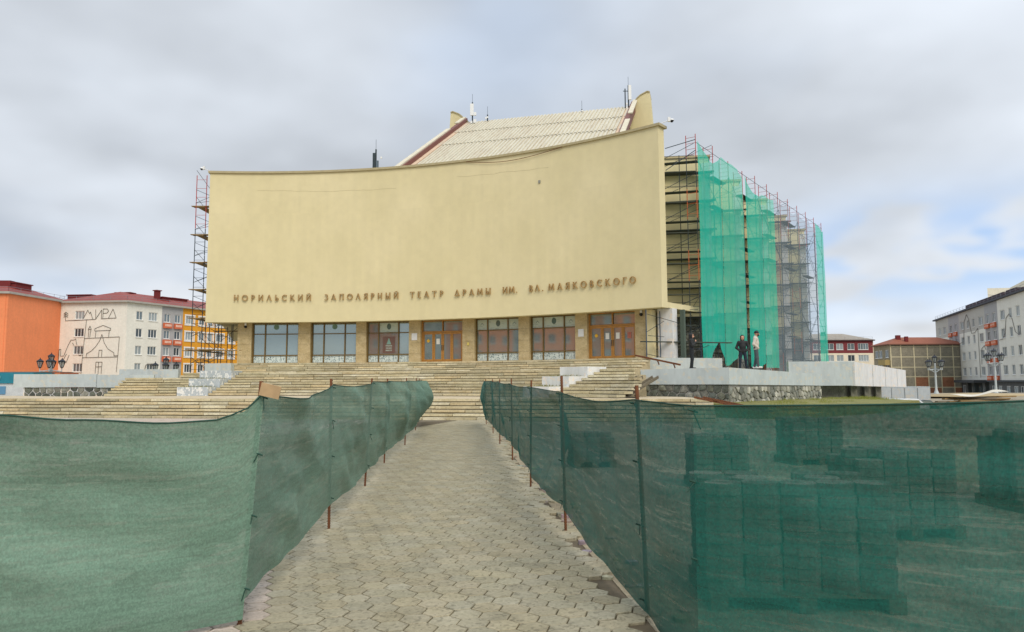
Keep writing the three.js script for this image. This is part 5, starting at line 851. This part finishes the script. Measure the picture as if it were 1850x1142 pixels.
// ------------------------------------------------------------------ grass bank, rails, planks, cars
{
  const pts = [[10.6, -30.6], [13, -31.8], [18, -36], [24, -43.5], [25.2, -47.6], [22.6, -48.6], [20.0, -45.6], [16.6, -40.9], [10.2, -34.0], [8.1, -33.4]], y = [0.5, 0.45, 0.42, 0.4, 0.3, 0.45, 0.55, 0.6, 0.62, 0.64];
  struct('grass_bank', prism(pts, -1.6, y), M.grass);
  const bl = []; const blade = (x, yy, z) => { const h = rr(0.05, 0.16); bl.push(bar([x, yy - 0.02, z], [x + rr(-0.06, 0.06), yy + h, z + rr(-0.06, 0.06)], 0.01, 3, 0.002)); };
  for (let i = 0; i < 5200; i++) { const s = Math.pow(rnd(), 0.8), e = rnd(), x = lerp(10.4, 22.4, s) + e * 1.6, z = lerp(-33.9, -47.2, s) + e * 1.7; if (vn(x * 1.1, z * 1.1, 999, 4) > 0.42) blade(x, lerp(lerp(0.61, 0.5, s), lerp(0.46, 0.38, s), e), z); }
  const g = struct('grass', merge(bl), mat(0x8d9440)); g.userData.kind = 'stuff';
  // rusty rails and boards by the right end of the lower steps
  const t = thing('rusty_rails', 'pair of rusty rails lying off the right end of the lower steps', 'rails'); for (const o of [0, 0.35]) mesh('rail', beam([7.2 + o, 0.95, -29.2], [9.6 + o, 0.42, -28.2], 0.06, 0.08), M.rust, t); mesh('rail_tie', beam([7.4, 0.9, -29.4], [8.0, 0.84, -28.8], 0.08, 0.06), M.rust, t); rebase(t, [8, 0.5, -28.8]);
  const r = thing('ramp_channels', 'two grey steel ramp channels leaning on the stairs beside the rubble wall', 'ramp'); for (const o of [0, 0.75]) mesh('channel', merge([beam([4.3 + o, 0.93, -32.9], [6.1 + o, 1.75, -35.2], 0.28, 0.04), beam([4.16 + o, 0.97, -32.9], [5.96 + o, 1.79, -35.2], 0.03, 0.14), beam([4.44 + o, 0.97, -32.9], [6.24 + o, 1.79, -35.2], 0.03, 0.14)]), M.plankGrey, r); rebase(r, [5.2, 0.9, -34]);
  const h = thing('handrail', 'fallen rusty handrail at the right end of the top steps', 'handrail'); const a = arc(41.0, 38.3); mesh('rail', beam([a[0], 3.12, a[1]], [a[0] + 2.1, 2.5, a[1] + 2.4], 0.08, 0.1), M.rust, h); for (const k of [0.15, 0.5, 0.85]) mesh('foot', bar([a[0] + 2.1 * k, 3.12 - 0.62 * k, a[1] + 2.4 * k], [a[0] + 2.1 * k + 0.1, 2.85 - 0.62 * k, a[1] + 2.4 * k], 0.04, 5), M.rust, h); rebase(h, [a[0] + 1, 2.5, a[1] + 1]);
  one('low_wall', prism([[a[0] + 0.25, a[1] + 0.3], [a[0] + 4.8, a[1] + 1.2], [a[0] + 4.9, a[1] + 0.8], [a[0] + 0.35, a[1] - 0.1]], 1.9, [2.98, 2.9, 2.9, 2.98]), M.greywall, 'grey wall between the right doors and the man in the hood', 'wall');
  // timber and boards near the parked cars
  const pile = thing('timber_pile', 'pile of pale boards and timber behind the right fence near the lamps', 'timber', [41.5, groundY(41.5, -66) - 0.25, -66], 0.2); for (let i = 0; i < 14; i++) { const b = mesh('board', box(rr(3.5, 6.5), rr(0.06, 0.16), rr(0.2, 0.4)), i % 3 ? M.plank : M.plankGrey, pile); b.position.set(rr(-2, 2.5), 0.1 + Math.floor(i / 3) * 0.17, rr(-0.8, 0.8)); b.rotation.set(0, rr(-0.12, 0.12), rr(-0.02, 0.02)); } mesh('tarpaulin', clothGrid((s, v) => [lerp(-2.5, 2.6, s), 0.95 + 0.4 * s * s + 0.1 * Math.sin(s * 7 + v * 3), lerp(-0.9, 0.9, v)], 14, 8), mat(0xd9d3c4), pile);
  const c = thing('storage_container', 'pale grey metal container doors beyond the parapet', 'container', [36.2, -1.0, -69], -0.1); mesh('body', box(4.6, 2.0, 2.2, 0, 1.0, 0), mat(0xb3bcc0, { map: paintTex }), c); for (const x of [-1.7, -0.58, 0.58, 1.7]) mesh('door_panel', box(1.04, 1.75, 0.06, x, 1.0, 1.13), mat(0xc2cace, { map: paintTex }), c);
}
function car(label, pos, turn, m, long = 4.2) {
  const t = thing('parked_car', label, 'car', pos, turn); const prof = [[-2.1, 0.3], [-2.12, 0.62], [-2.0, 0.86], [-1.25, 0.95], [-0.62, 1.38], [0.1, 1.46], [1.05, 1.42], [1.75, 1.0], [2.05, 0.92], [2.1, 0.5], [2.05, 0.3]];
  const b = mesh('body', new THREE.ExtrudeGeometry(poly(prof), { depth: 1.5, bevelEnabled: true, bevelSize: 0.05, bevelThickness: 0.08, bevelSegments: 3 }).translate(0, 0, -0.75), m, t);
  const gl = M.glass; const win = [[-1.12, 0.97], [-0.6, 1.32], [0.1, 1.39], [1.0, 1.35], [1.55, 1.0]]; for (const s of [-1, 1]) { const w = mesh('side_window', new THREE.ExtrudeGeometry(poly(win), { depth: 0.02, bevelEnabled: false }), gl, b); w.position.z = s > 0 ? 0.832 : -0.852; }
  const quad = (a, c2) => { const g = new THREE.BufferGeometry(), w = 0.68; g.setAttribute('position', new THREE.Float32BufferAttribute([a[0], a[1], -w, a[0], a[1], w, c2[0], c2[1], w * 0.9, a[0], a[1], -w, c2[0], c2[1], w * 0.9, c2[0], c2[1], -w * 0.9], 3)); g.computeVertexNormals(); return buv(g); };
  mesh('windscreen', quad([-1.24, 1.02], [-0.7, 1.42]), gl, b); mesh('rear_window', quad([1.76, 1.08], [1.14, 1.47]), gl, b);
  for (const x of [-1.3, 1.35]) for (const z of [-0.78, 0.78]) { const w = mesh('wheel', new THREE.CylinderGeometry(0.32, 0.32, 0.2, 20).rotateX(Math.PI / 2), M.black, t); w.position.set(x, 0.32, z); mesh('rim', new THREE.CylinderGeometry(0.2, 0.2, 0.22, 12).rotateX(Math.PI / 2), M.plastic, w); }
  for (const z of [-0.6, 0.6]) { mesh('headlight', box(0.06, 0.14, 0.3, -2.16, 0.74, z), M.plastic, t); mesh('tail_light', box(0.06, 0.16, 0.26, 2.14, 0.8, z), M.redSteel, t); } return t;
}
car('dark green parked hatchback beyond the grass bank', [32.6, groundY(32.6, -60), -60], 0.5, new THREE.MeshPhysicalMaterial({ color: 0x2f3c38, roughness: 0.35, clearcoat: 0.8, side: THREE.DoubleSide }));
car('white parked car beside the dark hatchback', [29.6, groundY(29.6, -56.5) - 0.1, -56.5], 0.3, new THREE.MeshPhysicalMaterial({ color: 0xd6dadc, roughness: 0.35, clearcoat: 0.8, side: THREE.DoubleSide }));

// ------------------------------------------------------------------ people
function surfaceNets(sdf, mn, mx, c) {
  const N = [0, 1, 2].map((i) => Math.ceil((mx[i] - mn[i]) / c) + 1), val = new Float32Array(N[0] * N[1] * N[2]), id = (x, y, z) => x + N[0] * (y + N[1] * z);
  for (let z = 0; z < N[2]; z++) for (let y = 0; y < N[1]; y++) for (let x = 0; x < N[0]; x++) val[id(x, y, z)] = sdf(mn[0] + x * c, mn[1] + y * c, mn[2] + z * c);
  const vid = new Int32Array(val.length).fill(-1), pos = [], idx = [];
  for (let z = 0; z < N[2] - 1; z++) for (let y = 0; y < N[1] - 1; y++) for (let x = 0; x < N[0] - 1; x++) {
    let n = 0, sx = 0, sy = 0, sz = 0; const g = (i) => val[id(x + (i & 1), y + ((i >> 1) & 1), z + (i >> 2))];
    for (let i = 0; i < 8; i++) for (const b of [1, 2, 4]) if (!(i & b)) { const a = g(i), d = g(i | b); if ((a < 0) !== (d < 0)) { const t = a / (a - d); sx += (i & 1) + (b === 1 ? t : 0); sy += ((i >> 1) & 1) + (b === 2 ? t : 0); sz += (i >> 2) + (b === 4 ? t : 0); n++; } }
    if (n) { vid[id(x, y, z)] = pos.length / 3; pos.push(mn[0] + (x + sx / n) * c, mn[1] + (y + sy / n) * c, mn[2] + (z + sz / n) * c); }
  }
  for (let z = 1; z < N[2] - 1; z++) for (let y = 1; y < N[1] - 1; y++) for (let x = 1; x < N[0] - 1; x++) {
    const a = val[id(x, y, z)] < 0, q = (A, B, C, D, f) => f ? idx.push(A, B, C, A, C, D) : idx.push(A, C, B, A, D, C);
    if (a !== val[id(x + 1, y, z)] < 0) q(vid[id(x, y - 1, z - 1)], vid[id(x, y, z - 1)], vid[id(x, y, z)], vid[id(x, y - 1, z)], a);
    if (a !== val[id(x, y + 1, z)] < 0) q(vid[id(x - 1, y, z - 1)], vid[id(x - 1, y, z)], vid[id(x, y, z)], vid[id(x, y, z - 1)], a);
    if (a !== val[id(x, y, z + 1)] < 0) q(vid[id(x - 1, y - 1, z)], vid[id(x, y - 1, z)], vid[id(x, y, z)], vid[id(x - 1, y, z)], a);
  }
  const g = new THREE.BufferGeometry(); g.setAttribute('position', new THREE.Float32BufferAttribute(pos, 3)); g.setIndex(idx); g.computeVertexNormals(); g.setAttribute('uv', new THREE.Float32BufferAttribute(pos.length / 3 * 2, 2)); return g;
}
const cap = (p, a, b, ra, rb, kz = 1) => { const d = [b[0] - a[0], b[1] - a[1], (b[2] - a[2]) * kz], q = [p[0] - a[0], p[1] - a[1], (p[2] - a[2]) * kz], t = clamp((q[0] * d[0] + q[1] * d[1] + q[2] * d[2]) / (d[0] * d[0] + d[1] * d[1] + d[2] * d[2] + 1e-9)); return Math.hypot(q[0] - d[0] * t, q[1] - d[1] * t, q[2] - d[2] * t) - lerp(ra, rb, t); };
const smin = (a, b, k) => { const h = Math.max(k - Math.abs(a - b), 0) / k; return Math.min(a, b) - h * h * k * 0.25; };
const field = (list, k) => (x, y, z) => list.reduce((d, [a, b, ra, rb, kz]) => smin(d, cap([x, y, z], a, b, ra, rb, kz), k), 9);
function person(label, pos, turn, o) {
  const t = thing('person', label, 'person', pos, turn), J = o.joints, skin = mat(0xc99a80, { roughness: 0.6 });
  const legs = (e) => J.legs.flatMap(([h, k, f]) => [[h, k, 0.095 + e, 0.062 + e], [k, f, 0.062 + e, 0.045 + e * 1.4]]);
  const arms = (e) => J.arms.flatMap(([s, b, w]) => [[s, b, 0.06 + e, 0.048 + e], [b, w, 0.048 + e, 0.036 + e]]);
  const trunk = (e) => [[[-0.085, 0.98, 0], [0.085, 0.98, 0], 0.1 + e, 0.1 + e, 1.05], [[0, 1.0, 0], [0, 1.2, 0.01], 0.135 + e, 0.14 + e, 1.3], [[0, 1.2, 0.01], [0, 1.36, 0], 0.14 + e, 0.13 + e, 1.25], [[-0.14, 1.4, -0.01], [0.14, 1.4, -0.01], 0.075 + e, 0.075 + e, 1.1]];
  const hd = J.head, head = [[[hd[0] * 0.4, 1.44, -0.01], [hd[0], hd[1] - 0.06, hd[2]], 0.055, 0.055], [[hd[0], hd[1] + 0.03, hd[2] - 0.015], [hd[0], hd[1] - 0.045, hd[2] + 0.02], 0.094, 0.066, 0.9], [[hd[0], hd[1] + 0.005, hd[2] + 0.09], [hd[0], hd[1] - 0.025, hd[2] + 0.112], 0.011, 0.017], [[hd[0] - 0.088, hd[1] + 0.01, hd[2] - 0.01], [hd[0] - 0.09, hd[1] - 0.025, hd[2] - 0.01], 0.018, 0.013], [[hd[0] + 0.088, hd[1] + 0.01, hd[2] - 0.01], [hd[0] + 0.09, hd[1] - 0.025, hd[2] - 0.01], 0.018, 0.013]];
  const hands = J.arms.flatMap(([s, b, w, f]) => { if (!f) return []; const d = [f[0] - w[0], f[1] - w[1], f[2] - w[2]], L = Math.hypot(...d), u = d.map((v) => v / L), side = [u[1], -u[0], 0].map((v) => v || 0), P = (a, c) => [w[0] + u[0] * a + side[0] * c, w[1] + u[1] * a + side[1] * c, w[2] + u[2] * a + side[2] * c]; return [[w, P(0.08, 0), 0.03, 0.036], ...[[-0.028, 0.155], [-0.01, 0.175], [0.01, 0.168], [0.028, 0.145]].map(([c, l]) => [P(0.08, c), P(l, c * 1.1), 0.0095, 0.008]), [P(0.03, 0.03), P(0.085, 0.065), 0.012, 0.009]]; });
  const bb = [[-0.5, -0.02, -0.35], [0.5, 1.95, 0.45]];
  mesh('body', mergeGeometries([surfaceNets(field([...legs(-0.01), ...arms(-0.008), ...trunk(-0.015), head[0]], 0.05), ...bb, 0.022), surfaceNets(field(head, 0.03), [hd[0] - 0.16, 1.4, -0.2], [hd[0] + 0.16, 1.86, 0.22], 0.01), ...(hands.length ? [surfaceNets(field(hands, 0.012), [-0.45, 0.7, -0.2], [0.45, 1.8, 0.5], 0.009)] : [])].map(std)), skin, t);
  mesh('trousers', surfaceNets(field([...legs(0.012), trunk(0.0)[0]], 0.05), ...bb, 0.016), o.trousers, t);
  const hem = [[[-0.09, 0.93, 0], [0.09, 0.93, 0], 0.112, 0.112, 1.05]];
  mesh('jacket', surfaceNets(field([...arms(0.016), ...trunk(0.028).slice(1), ...hem, [[0, 1.42, 0], [hd[0] * 0.5, 1.5, -0.015], 0.085, 0.078]], 0.045), ...bb, 0.016), o.jacket, t);
  if (o.hood) { const f = field([[[hd[0], hd[1] + 0.03, hd[2] - 0.04], [hd[0] * 0.7, hd[1] - 0.14, hd[2] - 0.05], 0.125, 0.1]], 0.02), cut = (x, y, z) => Math.max(f(x, y, z), -cap([x, y, z], [hd[0], hd[1] + 0.0, hd[2] + 0.06], [hd[0], hd[1] - 0.09, hd[2] + 0.1], 0.1, 0.08)); mesh('hood', surfaceNets(cut, [hd[0] - 0.2, 1.35, -0.3], [hd[0] + 0.2, 1.9, 0.25], 0.013), o.jacket, t); }
  if (o.hat) mesh('beanie', surfaceNets((x, y, z) => Math.max(field([[[hd[0], hd[1] + 0.05, hd[2] - 0.015], [hd[0], hd[1] + 0.0, hd[2] - 0.015], 0.112, 0.11]], 0.02)(x, y, z), hd[1] + 0.015 - y), [hd[0] - 0.2, 1.5, -0.3], [hd[0] + 0.2, 1.95, 0.25], 0.013), M.black, t);
  if (o.beard) mesh('beard', surfaceNets(field([[[hd[0] - 0.04, hd[1] - 0.06, hd[2] + 0.055], [hd[0] + 0.04, hd[1] - 0.06, hd[2] + 0.055], 0.045, 0.045], [[hd[0], hd[1] - 0.09, hd[2] + 0.05], [hd[0], hd[1] - 0.06, hd[2] + 0.06], 0.04, 0.04]], 0.03), [hd[0] - 0.15, 1.45, -0.1], [hd[0] + 0.15, 1.75, 0.25], 0.01), M.black, t);
  for (const s of [-1, 1]) { const e = mesh('eye', new THREE.SphereGeometry(0.011, 8, 6), M.black, t); e.position.set(hd[0] + s * 0.033, hd[1] + 0.012, hd[2] + 0.087); }
  for (const [h, k, f] of J.legs) mesh('shoe', surfaceNets(field([[[f[0], 0.05, f[2] - 0.04], [f[0] * 1.05, 0.042, f[2] + 0.16], 0.05, 0.042]], 0.02), [f[0] - 0.12, -0.02, f[2] - 0.15], [f[0] + 0.14, 0.16, f[2] + 0.28], 0.012), o.shoes, t);
  return t;
}
{
  const navy = mat(0x1c2836), dark = mat(0x20262a), greyT = mat(0x4a565a), blk = mat(0x1a1e21, { roughness: 0.7 }), bei = mat(0xc9c1b6), wsh = mat(0xe6e3dc);
  const st1 = [[[-0.09, 0.94, 0], [-0.1, 0.5, 0.03], [-0.11, 0.09, 0.0]], [[0.09, 0.94, 0], [0.11, 0.5, 0.02], [0.13, 0.09, -0.04]]];
  person('man in a black hooded jacket and dark trousers raising a hand to his face', [8.85, 2.17, -36.2], 1.35, { joints: { legs: st1, arms: [[[-0.19, 1.41, -0.01], [-0.25, 1.15, 0.06], [-0.14, 1.32, 0.22], [-0.06, 1.45, 0.2]], [[0.19, 1.41, -0.01], [0.25, 1.13, -0.02], [0.16, 0.98, 0.12]]], head: [0, 1.64, 0.03] }, jacket: blk, trousers: dark, shoes: M.black, hood: true });
  person('man facing the square in a black jacket and navy jeans, hands in pockets', [12.1, 2.19, -38.5], -0.15, { joints: { legs: [[[-0.09, 0.94, 0], [-0.14, 0.5, 0.02], [-0.16, 0.09, 0]], [[0.09, 0.94, 0], [0.14, 0.5, 0.02], [0.17, 0.09, 0]]], arms: [[[-0.2, 1.41, -0.01], [-0.31, 1.13, -0.03], [-0.17, 0.97, 0.1]], [[0.2, 1.41, -0.01], [0.31, 1.13, -0.03], [0.17, 0.97, 0.1]]], head: [0, 1.65, 0.02] }, jacket: blk, trousers: navy, shoes: M.black, hood: true });
  const p3 = person('bearded man in a pale jacket, black beanie and white shoes on the wall edge', [12.02, 2.2, -36.15], 1.2, { joints: { legs: [[[-0.09, 0.94, 0], [-0.1, 0.5, 0.05], [-0.1, 0.09, 0.08]], [[0.09, 0.94, 0], [0.1, 0.5, -0.01], [0.11, 0.09, -0.1]]], arms: [[[-0.19, 1.41, -0.01], [-0.27, 1.14, -0.08], [-0.17, 0.98, 0.1]], [[0.19, 1.41, -0.01], [0.27, 1.14, -0.08], [0.17, 0.98, 0.1]]], head: [0, 1.65, 0.06] }, jacket: bei, trousers: greyT, shoes: wsh, hat: true, beard: true });
  p3.scale.setScalar(1.03);
}
renderer.render(scene, camera);
